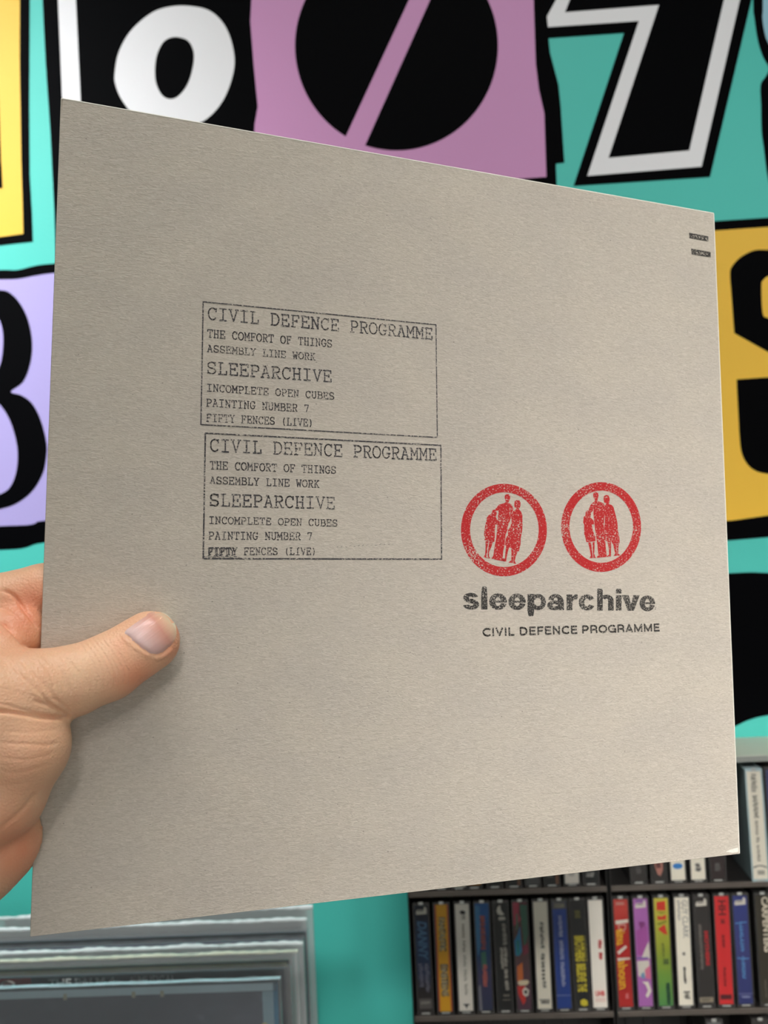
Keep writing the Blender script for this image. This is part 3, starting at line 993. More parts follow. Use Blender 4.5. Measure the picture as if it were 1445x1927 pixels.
# wrist and forearm, running back towards the person holding the camera
wr = P_(*WR)
fore = [np.array(SMI @ CM @ Vector(p)) for p in ((-0.262, -0.195, -0.235), (-0.30, -0.285, -0.10))]
seg(WR, (fore[0],), 25, 30, 8)
seg((fore[0],), (fore[1],), 30, 37, 8)

VX = 0.0010
pts_ = np.array([c[0] for c in cone_list] + [c[1] for c in cone_list])
rad_ = np.array([c[2] for c in cone_list] + [c[3] for c in cone_list])
lo = (pts_ - rad_[:, None]).min(0) - 0.006
hi = (pts_ + rad_[:, None]).max(0) + 0.006
dim = np.ceil((hi - lo) / VX).astype(int) + 1
F = np.full(dim, 0.02, np.float32)
for a, b_, ra, rb, k, fl in cone_list:
    m_ = max(ra, rb) + k + 0.004
    l0 = np.maximum(((np.minimum(a, b_) - m_ - lo) / VX).astype(int), 0)
    h0 = np.minimum(((np.maximum(a, b_) + m_ - lo) / VX).astype(int) + 2, dim)
    Y = (lo[1] + VX * np.arange(l0[1], h0[1])).astype(np.float32)[None, :, None]
    Z = (lo[2] + VX * np.arange(l0[2], h0[2])).astype(np.float32)[None, None, :]
    a0, a1, a2 = (float(v) for v in a)
    ab = b_ - a
    L2_ = float(ab @ ab)
    b0, b1, b2 = (float(v) for v in ab)
    for xs in range(l0[0], h0[0], 24):
        xe = min(xs + 24, h0[0])
        X = (lo[0] + VX * np.arange(xs, xe)).astype(np.float32)[:, None, None]
        t = np.clip(((X - a0) * b0 + (Y - a1) * b1 + (Z - a2) * b2) / L2_, 0, 1)
        d = np.sqrt((X - a0 - t * b0) ** 2 + (Y - a1 - t * b1) ** 2 + ((Z - a2 - t * b2) / fl) ** 2) - (ra + (rb - ra) * t)
        sub = F[xs:xe, l0[1]:h0[1], l0[2]:h0[2]]
        hmix = np.clip(0.5 + 0.5 * (sub - d) / k, 0, 1)
        F[xs:xe, l0[1]:h0[1], l0[2]:h0[2]] = sub * (1 - hmix) + d * hmix - k * hmix * (1 - hmix)
# the hand gives way to the sleeve it grips
l0 = np.maximum(((np.array([-hw - 0.004, -hh, -0.006]) - lo) / VX).astype(int), 0)
kz1 = min(int((0.006 - lo[2]) / VX) + 1, dim[2])
X = (lo[0] + VX * np.arange(l0[0], dim[0])).astype(np.float32)[:, None, None]
Y = (lo[1] + VX * np.arange(0, dim[1])).astype(np.float32)[None, :, None]
Z = (lo[2] + VX * np.arange(l0[2], kz1)).astype(np.float32)[None, None, :]
inpl = np.maximum(-hw - 0.0008 - X, np.abs(Y) - hh)
sl = np.maximum(inpl, np.abs(Z) - swell(X + 0 * Y, Y + 0 * X).astype(np.float32) - 0.0004)
F[l0[0]:, :, l0[2]:kz1] = np.maximum(F[l0[0]:, :, l0[2]:kz1], -sl)
del sl, inpl



def surface_nets(F, lo, vx):
    s = F < 0
    nx, ny, nz = F.shape
    c = [s[i:nx - 1 + i, j:ny - 1 + j, k:nz - 1 + k] for i in (0, 1) for j in (0, 1) for k in (0, 1)]
    anyc = np.logical_or.reduce(c)
    allc = np.logical_and.reduce(c)
    act = anyc & ~allc
    idx = np.full(act.shape, -1, np.int32)
    cells = np.argwhere(act)
    idx[act] = np.arange(len(cells))
    acc = np.zeros((len(cells), 3))
    cnt = np.zeros(len(cells))
    corners = [(i, j, k) for i in (0, 1) for j in (0, 1) for k in (0, 1)]
    for a in corners:
        for ax in range(3):
            if a[ax] == 1:
                continue
            b = list(a)
            b[ax] = 1
            fa = F[cells[:, 0] + a[0], cells[:, 1] + a[1], cells[:, 2] + a[2]]
            fb = F[cells[:, 0] + b[0], cells[:, 1] + b[1], cells[:, 2] + b[2]]
            cr = (fa < 0) != (fb < 0)
            t = np.where(cr, fa / np.where(fa == fb, 1, fa - fb), 0)
            p = np.array(a, float)[None, :].repeat(len(cells), 0)
            p[:, ax] += t
            acc[cr] += p[cr]
            cnt[cr] += 1
    V = lo + vx * (cells + acc / cnt[:, None])
    quads = []
    for ax in range(3):
        o1, o2 = (ax + 1) % 3, (ax + 2) % 3
        sl0 = [slice(None)] * 3
        sl1 = [slice(None)] * 3
        sl0[ax] = slice(0, -1)
        sl1[ax] = slice(1, None)
        e = np.argwhere(s[tuple(sl0)] != s[tuple(sl1)])
        e = e[(e[:, o1] > 0) & (e[:, o2] > 0) & (e[:, o1] < F.shape[o1] - 1) & (e[:, o2] < F.shape[o2] - 1)]
        inside = s[e[:, 0], e[:, 1], e[:, 2]]

        def g(d1, d2):
            q = e.copy()
            q[:, o1] -= d1
            q[:, o2] -= d2
            return idx[q[:, 0], q[:, 1], q[:, 2]]
        Q = np.stack([g(1, 1), g(0, 1), g(0, 0), g(1, 0)], 1)
        Q[~inside] = Q[~inside][:, ::-1]
        quads.append(Q)
    return V, np.concatenate(quads)


HV, HF = surface_nets(F, lo, VX)
del F
# relax the lattice steps
E = np.concatenate([HF[:, [0, 1]], HF[:, [1, 2]], HF[:, [2, 3]], HF[:, [3, 0]]])
deg = np.bincount(np.concatenate([E[:, 0], E[:, 1]]), minlength=len(HV)).astype(float)


def relax(V, E, deg, n, w):
    for _ in range(n):
        S = np.zeros_like(V)
        for d in range(3):
            S[:, d] = np.bincount(E[:, 0], V[E[:, 1], d], len(V)) + np.bincount(E[:, 1], V[E[:, 0], d], len(V))
        V = V + w * (S / np.maximum(deg, 1)[:, None] - V)
    return V


HV = relax(HV, E, deg, 5, 0.5)
# one round of quad subdivision (edge midpoints and face centres), smoothed once more
nv = len(HV)
ek = np.sort(np.stack([HF, np.roll(HF, -1, axis=1)], -1).reshape(-1, 2), axis=1)
key, einv = np.unique(ek[:, 0].astype(np.int64) * nv + ek[:, 1], return_inverse=True)
e0, e1 = key // nv, key % nv
einv = einv.reshape(-1, 4)
ne = len(key)
V = np.concatenate([HV, (HV[e0] + HV[e1]) / 2, HV[HF].mean(1)])
fc = nv + ne + np.arange(len(HF))
Q = np.concatenate([np.stack([HF[:, i], nv + einv[:, i], fc, nv + einv[:, i - 1]], 1) for i in range(4)])
E2 = np.concatenate([np.stack([e0, nv + np.arange(ne)], 1), np.stack([e1, nv + np.arange(ne)], 1), np.stack([nv + einv.ravel(), np.repeat(fc, 4)], 1)])
deg2 = np.bincount(E2.ravel(), minlength=len(V)).astype(float)
V = relax(V, E2, deg2, 2, 0.5)
hm = bpy.data.meshes.new('hand')
hm.vertices.add(len(V))
hm.vertices.foreach_set('co', V.ravel())
hm.loops.add(Q.size)
hm.loops.foreach_set('vertex_index', Q.ravel().astype(np.int32))
hm.polygons.add(len(Q))
hm.polygons.foreach_set('loop_start', np.arange(0, Q.size, 4, dtype=np.int32))
hm.update(calc_edges=True)
N_ = len(V)
NR = np.empty(N_ * 3)
hm.vertex_normals.foreach_get('vector', NR)
NR = NR.reshape(-1, 3)
# where each point of the skin stands as seen from the eye: creases are laid out on the side one sees
A_ = np.array(CMI @ SM)
Vc = V @ A_[:3, :3].T + A_[:3, 3]
PX = PW / 2 + FPX * Vc[:, 0] / -Vc[:, 2]
PY = PH / 2 - FPX * Vc[:, 1] / -Vc[:, 2]
view = np.array(S_o)[None, :] - V
view /= np.linalg.norm(view, axis=1)[:, None]
facing = np.clip((view * NR).sum(1) * 4, 0, 1)
near = (np.linalg.norm(V - P_(100, 1350, 5)[None, :], axis=1) < 0.14)
disp = np.zeros(N_)


def crease(pts, depth, width, front=True):
    """pts: polyline; depth in mm (positive cuts in), width in px"""
    P = np.array(catmull([(a, b) for a, b in pts], 6))
    sel = near & (PX > P[:, 0].min() - 4 * width) & (PX < P[:, 0].max() + 4 * width) & (PY > P[:, 1].min() - 4 * width) & (PY < P[:, 1].max() + 4 * width) & (facing > 0)
    ii = np.nonzero(sel)[0]
    x, y = PX[ii], PY[ii]
    best = np.full(len(ii), 1e9)
    tb = np.zeros(len(ii))
    n = len(P) - 1
    for i in range(n):
        a, b = P[i], P[i + 1]
        ab = b - a
        t = np.clip(((x - a[0]) * ab[0] + (y - a[1]) * ab[1]) / max(ab @ ab, 1e-9), 0, 1)
        dd = np.hypot(x - a[0] - t * ab[0], y - a[1] - t * ab[1])
        m = dd < best
        best[m] = dd[m]
        tb[m] = (i + t[m]) / n
    taper = np.clip(np.minimum(tb, 1 - tb) * 6, 0.0, 1)
    disp[ii] -= depth / 1000 * np.exp(-(best / width) ** 2) * taper * facing[ii]


# folds of the web (first view: big crease from the wrist side to the notch under the thumb)
crease([(-30, 1338), (20, 1340), (70, 1349), (115, 1352), (134, 1352)], 1.5, 4.0)
crease([(-10, 1322), (40, 1334), (80, 1345), (110, 1350)], 0.5, 2.5)
crease([(60, 1318), (95, 1328), (120, 1341), (133, 1350)], 0.8, 3.0)
crease([(30, 1262), (62, 1292), (88, 1318), (102, 1338)], 0.4, 3.0)
crease([(48, 1255), (84, 1290), (108, 1318), (122, 1340)], 0.35, 3.0)
crease([(95, 1312), (118, 1325), (134, 1344)], 0.4, 2.6)
crease([(0, 1374), (40, 1378), (80, 1376), (120, 1374)], 0.16, 3)
crease([(-5, 1398), (45, 1400), (85, 1402), (112, 1398)], 0.3, 3)
crease([(0, 1424), (40, 1430), (80, 1424), (108, 1414)], 0.16, 3)
crease([(0, 1450), (35, 1454), (70, 1446), (98, 1436)], 0.14, 4)
crease([(-5, 1480), (30, 1476), (62, 1470)], 0.14, 4)
crease([(0, 1562), (25, 1540), (50, 1516), (68, 1490)], 0.4, 5)
# fine lines over the thumb's knuckle
for dx, dp in ((0, 0.62), (9, 0.42), (-10, 0.42), (18, 0.5), (28, 0.32), (-20, 0.3), (-32, 0.26), (-42, 0.2)):
    crease([(172 + dx, 1200), (190 + dx, 1222), (206 + dx, 1248), (216 + dx, 1276), (214 + dx, 1300)], dp, 2.5)
for i in range(16):     # slanting lines over the base of the thumb
    x0 = -10 + i * 10
    crease([(x0, 1228 + (i % 3) * 6), (x0 + 22, 1262 + (i % 4) * 5), (x0 + 34, 1300 + (i % 2) * 8)], 0.20 + 0.08 * (i % 3), 2.8)
for i in range(7):      # lines running along the base towards the notch
    crease([(-20, 1290 + i * 8), (40, 1304 + i * 6), (92, 1320 + i * 4.5), (125, 1345 + i)], 0.26, 2.6)
# folds of the index finger seen past the sleeve's edge
crease([(0, 1110), (22, 1118), (40, 1138), (60, 1165), (76, 1184)], 1.1, 3.5)
crease([(0, 1168), (22, 1186), (42, 1208), (52, 1220)], 1.2, 3.5)
crease([(-10, 1140), (20, 1152), (50, 1180)], 0.3, 3)
# the nail sits in a bed with raised walls
NAIL = [(232.6, 1189), (240, 1197), (252, 1208), (263, 1217), (274, 1225), (287, 1232), (301, 1230.5), (312, 1224), (320, 1216), (327, 1206), (331, 1194), (330, 1180.5), (324, 1165), (313.7, 1155), (301, 1150.5), (286.6, 1152), (274, 1158), (256, 1170), (242.5, 1179.5)]
crease(NAIL[0:6], 0.45, 2.2)
crease([(226, 1192), (235, 1202), (248, 1213), (262, 1224), (276, 1233), (288, 1239)], -0.35, 4.0)
crease([(287, 1239), (301, 1238), (315, 1230), (325, 1220)], -0.5, 4.0)
crease(NAIL[5:10], 0.3, 2.0)
V2 = V + NR * disp[:, None]
hm.vertices.foreach_set('co', V2.ravel())
hm.update()
hm.shade_smooth()
# blood under the skin: pads, joints and folds are redder; stored per point
red = np.full(N_, 0.30)


def blush(px, py, r, amt):
    global red
    red = red + amt * np.exp(-(((PX - px) ** 2 + (PY - py) ** 2) / r ** 2))


blush(262, 1278, 42, 0.38)
blush(328, 1222, 24, 0.35)
blush(338, 1185, 12, 0.45)
blush(322, 1152, 9, 0.35)
blush(60, 1130, 45, 0.35)
blush(30, 1175, 45, 0.30)
blush(225, 1215, 18, 0.12)
blush(40, 1600, 80, 0.4)
blush(60, 1430, 60, 0.10)
blush(150, 1260, 50, -0.12)
blush(190, 1215, 22, -0.1)
att = hm.attributes.new('blush', 'FLOAT', 'POINT')
att.data.foreach_set('value', np.clip(red, 0, 1).astype(np.float32))

skin = bpy.data.materials.new('skin')
skin.use_nodes = True
nt = skin.node_tree
b = nt.nodes['Principled BSDF']
b.inputs['Roughness'].default_value = 0.44
b.inputs['Subsurface Weight'].default_value = 0.18
b.inputs['Subsurface Radius'].default_value = (1.0, 0.32, 0.16)
b.inputs['Subsurface Scale'].default_value = 0.004
at = nt.nodes.new('ShaderNodeAttribute')
at.attribute_name = 'blush'
tc = nt.nodes.new('ShaderNodeTexCoord')
n1 = nt.nodes.new('ShaderNodeTexNoise')
n1.inputs['Scale'].default_value = 120
n1.inputs['Detail'].default_value = 4
nt.links.new(tc.outputs['Object'], n1.inputs['Vector'])
ma = nt.nodes.new('ShaderNodeMath')
ma.operation = 'MULTIPLY_ADD'
ma.inputs[1].default_value = 0.22
nt.links.new(n1.outputs['Fac'], ma.inputs[0])
nt.links.new(at.outputs['Fac'], ma.inputs[2])
cr = nt.nodes.new('ShaderNodeValToRGB')
cr.color_ramp.elements[0].position = 0.15
cr.color_ramp.elements[0].color = lin((246, 207, 170))
cr.color_ramp.elements[1].position = 1.0
cr.color_ramp.elements[1].color = lin((244, 148, 112))
nt.links.new(ma.outputs[0], cr.inputs[0])
nt.links.new(cr.outputs[0], b.inputs['Base Color'])
n2 = nt.nodes.new('ShaderNodeTexNoise')
n2.inputs['Scale'].default_value = 900
n2.inputs['Detail'].default_value = 3
vo = nt.nodes.new('ShaderNodeTexVoronoi')
vo.inputs['Scale'].default_value = 1100
nt.links.new(tc.outputs['Object'], n2.inputs['Vector'])
nt.links.new(tc.outputs['Object'], vo.inputs['Vector'])
ad = nt.nodes.new('ShaderNodeMath')
ad.operation = 'ADD'
nt.links.new(n2.outputs['Fac'], ad.inputs[0])
nt.links.new(vo.outputs['Distance'], ad.inputs[1])
bp = nt.nodes.new('ShaderNodeBump')
bp.inputs['Strength'].default_value = 0.5
bp.inputs['Distance'].default_value = 0.0003
nt.links.new(ad.outputs[0], bp.inputs['Height'])
nt.links.new(bp.outputs['Normal'], b.inputs['Normal'])
hm.materials.clear()
hand = link('person', hm, skin)
hand.matrix_world = SM
tag(hand, "person's bare left hand, thumb pressed on the front of the grey record sleeve", 'person')

# nails, laid on the skin
PV = np.empty(len(hm.polygons) * 4, np.int32)
hm.polygons.foreach_get('vertices', PV)
PV = PV.reshape(-1, 4)
PV = PV[V2[PV[:, 0], 0] > -0.160]
uq, inv = np.unique(PV, return_inverse=True)
bvh = BVHTree.FromPolygons(V2[uq].tolist(), inv.reshape(-1, 4).tolist())
del PV, uq, inv

nail_m = bpy.data.materials.new('fingernail')
nail_m.use_nodes = True
nt = nail_m.node_tree
b = nt.nodes['Principled BSDF']
b.inputs['Roughness'].default_value = 0.3
b.inputs['Coat Weight'].default_value = 0.25
b.inputs['Coat Roughness'].default_value = 0.25
b.inputs['Subsurface Weight'].default_value = 0.15
b.inputs['Subsurface Scale'].default_value = 0.002
at = nt.nodes.new('ShaderNodeAttribute')
at.attribute_name = 'along'
cr = nt.nodes.new('ShaderNodeValToRGB')
e = cr.color_ramp.elements
e[0].position = 0.0
e[0].color = lin((238, 208, 208))
e[1].position = 1.0
e[1].color = lin((240, 226, 200))
for p_, c_ in ((0.45, (234, 184, 174)), (0.66, (224, 160, 142)), (0.80, (236, 190, 162)), (0.90, (238, 206, 172)), (0.95, (250, 236, 208))):
    x = e.new(p_)
    x.color = lin(c_)
nt.links.new(at.outputs['Fac'], cr.inputs[0])
nt.links.new(cr.outputs[0], b.inputs['Base Color'])
at2 = nt.nodes.new('ShaderNodeAttribute')
at2.attribute_name = 'across'
wv = nt.nodes.new('ShaderNodeTexNoise')
wv.noise_dimensions = '1D'
wv.inputs['Scale'].default_value = 16
wv.inputs['Detail'].default_value = 2
nt.links.new(at2.outputs['Fac'], wv.inputs['W'])
bp = nt.nodes.new('ShaderNodeBump')
bp.inputs['Strength'].default_value = 0.5
bp.inputs['Distance'].default_value = 0.0003
nt.links.new(wv.outputs['Fac'], bp.inputs['Height'])
nt.links.new(bp.outputs['Normal'], b.inputs['Normal'])


def nail(center, hit, axis2d, outline2d, lift_fn, name):
    rings, n = 12, len(outline2d)
    vs, fs, al, ac = [], [], [], []
    ax = np.array(axis2d) / np.linalg.norm(axis2d)
    pc = np.array([ax[1], -ax[0]])
    O = np.array(outline2d)
    proj_ = O @ ax
    pr2 = O @ pc
    for r in range(rings + 1):
        for i in range(n):
            f_ = r / rings
            p = np.array(center) + (O[i] - np.array(center)) * f_
            loc, nrm = hit(p[0], p[1])
            sa = (p @ ax - proj_.min()) / (proj_.max() - proj_.min())
            sb = (p @ pc - pr2.min()) / (pr2.max() - pr2.min())
            q_ = loc + nrm * lift_fn(f_, sa)
            vs.append(tuple(q_))
            al.append(sa)
            ac.append(sb)
    for r in range(rings):
        for i in range(n):
            j = (i + 1) % n
            fs.append((r * n + i, r * n + j, (r + 1) * n + j, (r + 1) * n + i))
    me = bpy.data.meshes.new(name)
    me.from_pydata(vs, [], fs)
    bm = bmesh.new()
    bm.from_mesh(me)
    bmesh.ops.remove_doubles(bm, verts=bm.verts, dist=1e-6)
    bmesh.ops.smooth_vert(bm, verts=[v for v in bm.verts if not v.is_boundary], factor=0.5, use_axis_x=True, use_axis_y=True, use_axis_z=True)
    bmesh.ops.recalc_face_normals(bm, faces=bm.faces)
    bm.to_mesh(me)
    bm.free()
    V_ = [v.co.copy() for v in me.vertices]
    k_ = {tuple(round(c, 6) for c in v): (a, b) for v, a, b in zip(vs, al, ac)}
    kd = [(Vector(v), a, b) for v, a, b in zip(vs, al, ac)]
    A1_ = np.array([v for v in vs])
    aa, bb = [], []
    for v in V_:
        i = int(np.argmin(((A1_ - np.array(v)) ** 2).sum(1)))
        aa.append(al[i])
        bb.append(ac[i])
    for nm_, arr in (('along', aa), ('across', bb)):
        t_ = me.attributes.new(nm_, 'FLOAT', 'POINT')
        t_.data.foreach_set('value', np.array(arr, np.float32))
    for p in me.polygons:
        p.use_smooth = True
    o = link(name, me, nail_m, hand)
    return o


def hit_front(px, py):
    d = (on_sleeve(px, py, 0.0) - S_o).normalized()
    l, nrm, _, _ = bvh.ray_cast(S_o, d)
    if l is None:
        l = on_sleeve(px, py, 0.003)
        nrm = Vector((0, 0, 1))
    if nrm.dot(d) > 0:
        nrm = -nrm
    return l, nrm


NO = catmull(NAIL, 4, True)
nail((283, 1191), hit_front, (0.80, -0.60), NO, lambda f_, sa: 0.0004 + 0.0004 * (1 - f_ ** 2) - (0.0006 * f_ ** 8 if sa < 0.6 else 0.0002 * f_ ** 4), 'thumbnail')

# fingernails on the far side of the sleeve
for nm in FING:
    a = np.array(on_sleeve(FING[nm][-2][0], FING[nm][-2][1], -0.012))
    c = np.array(on_sleeve(FING[nm][-1][0], FING[nm][-1][1], -0.012))
    ax = (c - a)[:2]
    ax = ax / np.linalg.norm(ax)
    pc = np.array([-ax[1], ax[0]])
    ctr = c[:2] - ax * 0.001

    def hit_back(x, y):
        l, nrm, _, _ = bvh.ray_cast(Vector((x, y, -0.08)), Vector((0, 0, 1)))
        if l is None:
            return Vector((x, y, -0.012)), Vector((0, 0, -1))
        return l, (nrm if nrm.z < 0 else -nrm)
    out2 = [tuple(ctr + ax * 0.0062 * math.cos(t) + pc * 0.0048 * math.sin(t)) for t in [i * math.pi / 12 for i in range(24)]]
    nail(tuple(ctr), hit_back, tuple(ax), out2, lambda f_, sa: 0.0003, 'fingernail')

# ================================================================== CASSETTE RACKS
rack_m = mat('black_rack_plastic', (24, 22, 21), 0.42, 0.2, 30, 0.15, 300)
lip_m = mat('worn_dark_rack_lip', (74, 66, 60), 0.5, 0.35, 40, 0.2, 300)
ledge_m = mat('grey_ledge_laminate', (186, 186, 172), 0.4, 0.05, 20)
brown_m = mat('brown_wood_edge', (92, 74, 56), 0.6, 0.2, 60)

shelfA = atY(800, 1909, RACK_Y)
shelfB = atY(1400, 1899, RACK_Y)
Z2 = (shelfA.z + shelfB.z) / 2
up1 = atY(1330, 1661, RACK_Y)
Z1 = up1.z
PITCH = Z1 - Z2
Z3 = Z2 - PITCH
ledge_z = atY(1420, 1422, RACK_Y).z
xl = atY(772, 1800, RACK_Y).x
xm = atY(1152.5, 1800, RACK_Y).x
xr = xm + (xm - xl) + 0.004
D = WALL_Y - RACK_Y


def rack(x0, x1, label):
    t = thing('cassette_rack', label, 'rack', ((x0 + x1) / 2, RACK_Y, Z3 - 0.006), 'black cassette racks on the wall')
    ox, oz = (x0 + x1) / 2, Z3 - 0.006
    H = ledge_z - 0.006 - oz
    hw_ = (x1 - x0) / 2
    box_obj('back_board', (-hw_, hw_, D - 0.004, D - 0.0006, 0, H), rack_m, t)
    box_obj('side_board', (-hw_, -hw_ + 0.0014, 0, D - 0.004, 0, H), rack_m, t, 0.0004)
    box_obj('side_board', (hw_ - 0.0014, hw_, 0, D - 0.004, 0, H), rack_m, t, 0.0004)
    for z in (Z1, Z2, Z3):
        s = box_obj('shelf', (-hw_ + 0.0014, hw_ - 0.0014, 0.001, D - 0.004, z - 0.004 - oz, z - oz), rack_m, t)
        box_obj('lip', (-hw_ + 0.0014, hw_ - 0.0014, -0.0015, 0.001, z - 0.0052 - oz, z - 0.0002 - oz), lip_m, s, 0.0005)
        n = 10
        for i in range(1, n):
            x = -hw_ + 0.003 + (2 * hw_ - 0.006) * i / n
            top = (ledge_z - 0.006 if z == Z1 else z + PITCH - 0.0052) - oz
            bm = bmesh.new()
            bx(bm, x - 0.0005, x + 0.0005, D - 0.0075, D - 0.004, z - oz, top - 0.001)
            link('divider', from_bm(bm), rack_m, t)
    return t


rack(xl, xm - 0.0008, 'black slotted cassette rack beside the teal wall, packed with ten tapes a row')
rack(xm + 0.0008, xr, 'black slotted cassette rack in the corner of the picture, under the grey ledge')
ld = thing('ledge', 'light grey laminate ledge lying over the cassette racks', 'shelf', (xl, RACK_Y, ledge_z))
box_obj('board', (-0.004, xr - xl + 0.004, 0, D - 0.0005, -0.0055, 0), ledge_m, ld, 0.0008)
box_obj('edging', (-0.004, xr - xl + 0.004, -0.0012, 0, -0.0055, -0.0004), mat('dull_ledge_edging', (128, 130, 126), 0.5), ld)

# ---- cassettes
case_m = clear_mat('clear_case_plastic', (0.98, 0.98, 0.98), 0.0, 0.15)
smoke_m = mat('smoky_case_plastic', (56, 54, 53), 0.22, 0.2, 80)
rib_m = mat('milky_hinge_plastic', (150, 150, 146), 0.3, 0.1, 80)
tape_m = mat('cassette_shell_plastic', (60, 58, 56), 0.4)
CW, CH, CD = 0.0165, 0.1085, 0.069


def base_meshes():
    # the case: a shell whose front stands round the card like a frame
    bm = bmesh.new()
    fx, fz = 0.0014, 0.0022
    bx(bm, -CW / 2, CW / 2, 0.0012, CD, 0, CH, 0.0006)
    bx(bm, -CW / 2, -CW / 2 + fx, 0, 0.0013, 0, CH, 0.0002)
    bx(bm, CW / 2 - fx, CW / 2, 0, 0.0013, 0, CH, 0.0002)
    bx(bm, -CW / 2 + fx, CW / 2 - fx, 0, 0.0013, 0, fz)
    bx(bm, -CW / 2 + fx, CW / 2 - fx, 0, 0.0013, CH - fz, CH)
    case = from_bm(bm, 'case')
    bm = bmesh.new()
    bx(bm, -CW / 2 + fx, CW / 2 - fx, 0.00005, 0.00025, fz, CH - fz)
    cover = from_bm(bm, 'cover')
    bm = bmesh.new()
    bx(bm, -0.0022, 0.0022, -0.0004, 0.0006, CH - 0.0018, CH + 0.0008, 0.0004)
    hinge = from_bm(bm, 'hinge')
    bm = bmesh.new()
    bx(bm, -0.004, 0.004, -0.0003, 0.0006, 0.0004, 0.0017, 0.0003)
    clip = from_bm(bm, 'clip')
    bm = bmesh.new()
    bx(bm, -CW / 2 + fx, CW / 2 - fx, 0.0007, 0.0012, fz, CH - fz)
    card = from_bm(bm, 'card')
    for me, m in ((case, smoke_m), (cover, case_m), (hinge, rib_m), (clip, rib_m)):
        me.materials.append(m)
    return case, cover, hinge, card, clip


M_case, M_cover, M_hinge, M_card, M_clip = base_meshes()
M_case_clear = M_case.copy()
M_case_clear.materials.clear()
M_case_clear.materials.append(mat('bluish_clear_case', (150, 168, 172), 0.25, 0.08, 60))
IW, IH, IZ0 = CW - 0.0028, CH - 0.0044, 0.0022


class Prints:
    """printing on the spine card: s runs across (0 left, 1 right), t runs down (0 top, 1 foot)"""

    def __init__(self, parent):
        self.parent = parent
        self.lay = 0

    def xy(self, s, t):
        return (-IW / 2 + s * IW, IZ0 + (1 - t) * IH)

    def put(self, polys, m, name='print'):
        self.lay += 1
        y = 0.00066 - 0.00004 * self.lay
        vs, fs = [], []
        for pg in polys:
            i = len(vs)
            vs += [(p[0], y, p[1]) for p in pg]
            fs.append(tuple(range(i, i + len(pg))))
        me = bpy.data.meshes.new(name)
        me.from_pydata(vs, [], fs)
        return link(name, me, m, self.parent)

    def rect(self, m, s0, t0, s1, t1):
        a, b = self.xy(s0, t0), self.xy(s1, t1)
        return self.put([[(a[0], b[1]), (b[0], b[1]), (b[0], a[1]), (a[0], a[1])]], m)

    def shape(self, m, pts):
        P = [self.xy(*p) for p in pts]
        tr = geometry.tessellate_polygon([[Vector((p[0], p[1], 0)) for p in P]])
        return self.put([[P[i] for i in t] for t in tr], m)

    def word(self, m, text, s0, s1, t0, t1, bold=0.0, down=True, shear=0.0):
        """a word set down the spine (reading downwards) or across it"""
        v, f = text_verts(text, bold)
        W_, h0, h1 = v[:, 0].max(), v[:, 1].min(), v[:, 1].max()
        P = []
        for x, y in v:
            u, w_ = x / W_, (y - h0) / (h1 - h0)
            if down:
                P.append(self.xy(s0 + (s1 - s0) * w_, t0 + (t1 - t0) * u + shear * w_ * (t1 - t0)))
            else:
                P.append(self.xy(s0 + (s1 - s0) * u, t1 + (t0 - t1) * w_))
        return self.put([[P[i] for i in q_] for q_ in f], m)

    def squiggle(self, m, s0, s1, t0, t1, n, w=0.09, seed=1, words=(), fill=0.55):
        """print too small to read in the photograph: a row of small strokes"""
        r = random.Random(seed)
        polys = []
        for i in range(n):
            if i in words:
                continue
            ta, tb = t0 + (t1 - t0) * i / n, t0 + (t1 - t0) * (i + fill + 0.2) / n
            for k in range(2):
                sa, sb = s0 + (s1 - s0) * r.uniform(0, 0.25), s0 + (s1 - s0) * r.uniform(0.7, 1)
                tt = ta + (tb - ta) * (0.15 + 0.6 * k) + r.uniform(-0.2, 0.2) * (tb - ta)
                hw2 = (tb - ta) * w * 1.6
                a, b = self.xy(sa, tt - hw2), self.xy(sb, tt + hw2)
                polys.append([(a[0], b[1]), (b[0], b[1]), (b[0], a[1]), (a[0], a[1])])
            sa = s0 + (s1 - s0) * r.choice((0.1, 0.45, 0.85))
            a, b = self.xy(sa - 0.02, ta), self.xy(sa + 0.03, tb)
            polys.append([(a[0], b[1]), (b[0], b[1]), (b[0], a[1]), (a[0], a[1])])
        return self.put(polys, m)


def ink(r, g, b):
    return mat('print_%d_%d_%d' % (r, g, b), (r, g, b), 0.5, 0.03, 200)


WH, BK, GY = ink(214, 208, 196), ink(26, 25, 26), ink(128, 124, 120)


def cassette(px, row, label, card_mat, tilt=0.0, draw=None, dy=0.0, clear=False, py=None, yaw=0.0):
    z = {1: Z1, 2: Z2, 3: Z3}[row]
    py = py or {1: 1640, 2: 1900, 3: 1925}[row]
    x = atY(px, py, RACK_Y).x
    t = thing('cassette', label, 'cassette', (x, RACK_Y + 0.0022 + dy, z + 0.00005 + abs(math.sin(R(tilt))) * CW / 2), 'cassettes in the wall racks')
    t.rotation_euler = (0, R(tilt), R(yaw))
    link('case', M_case_clear if clear else M_case, None, t)
    link('hinge', M_hinge, None, t)
    link('clip', M_clip, None, t)
    c = M_card.copy()
    c.materials.clear()
    card = link('spine_card', c, card_mat, t)
    if draw:
        draw(Prints(card))
    link('cover', M_cover, None, t)
    return t


def white_logo(p):
    p.shape(WH, [(0.12, 0.075), (0.2, 0.045), (0.7, 0.045), (0.74, 0.015), (0.9, 0.03), (0.9, 0.085), (0.15, 0.09)])
    p.rect(BK, 0.25, 0.052, 0.68, 0.06)


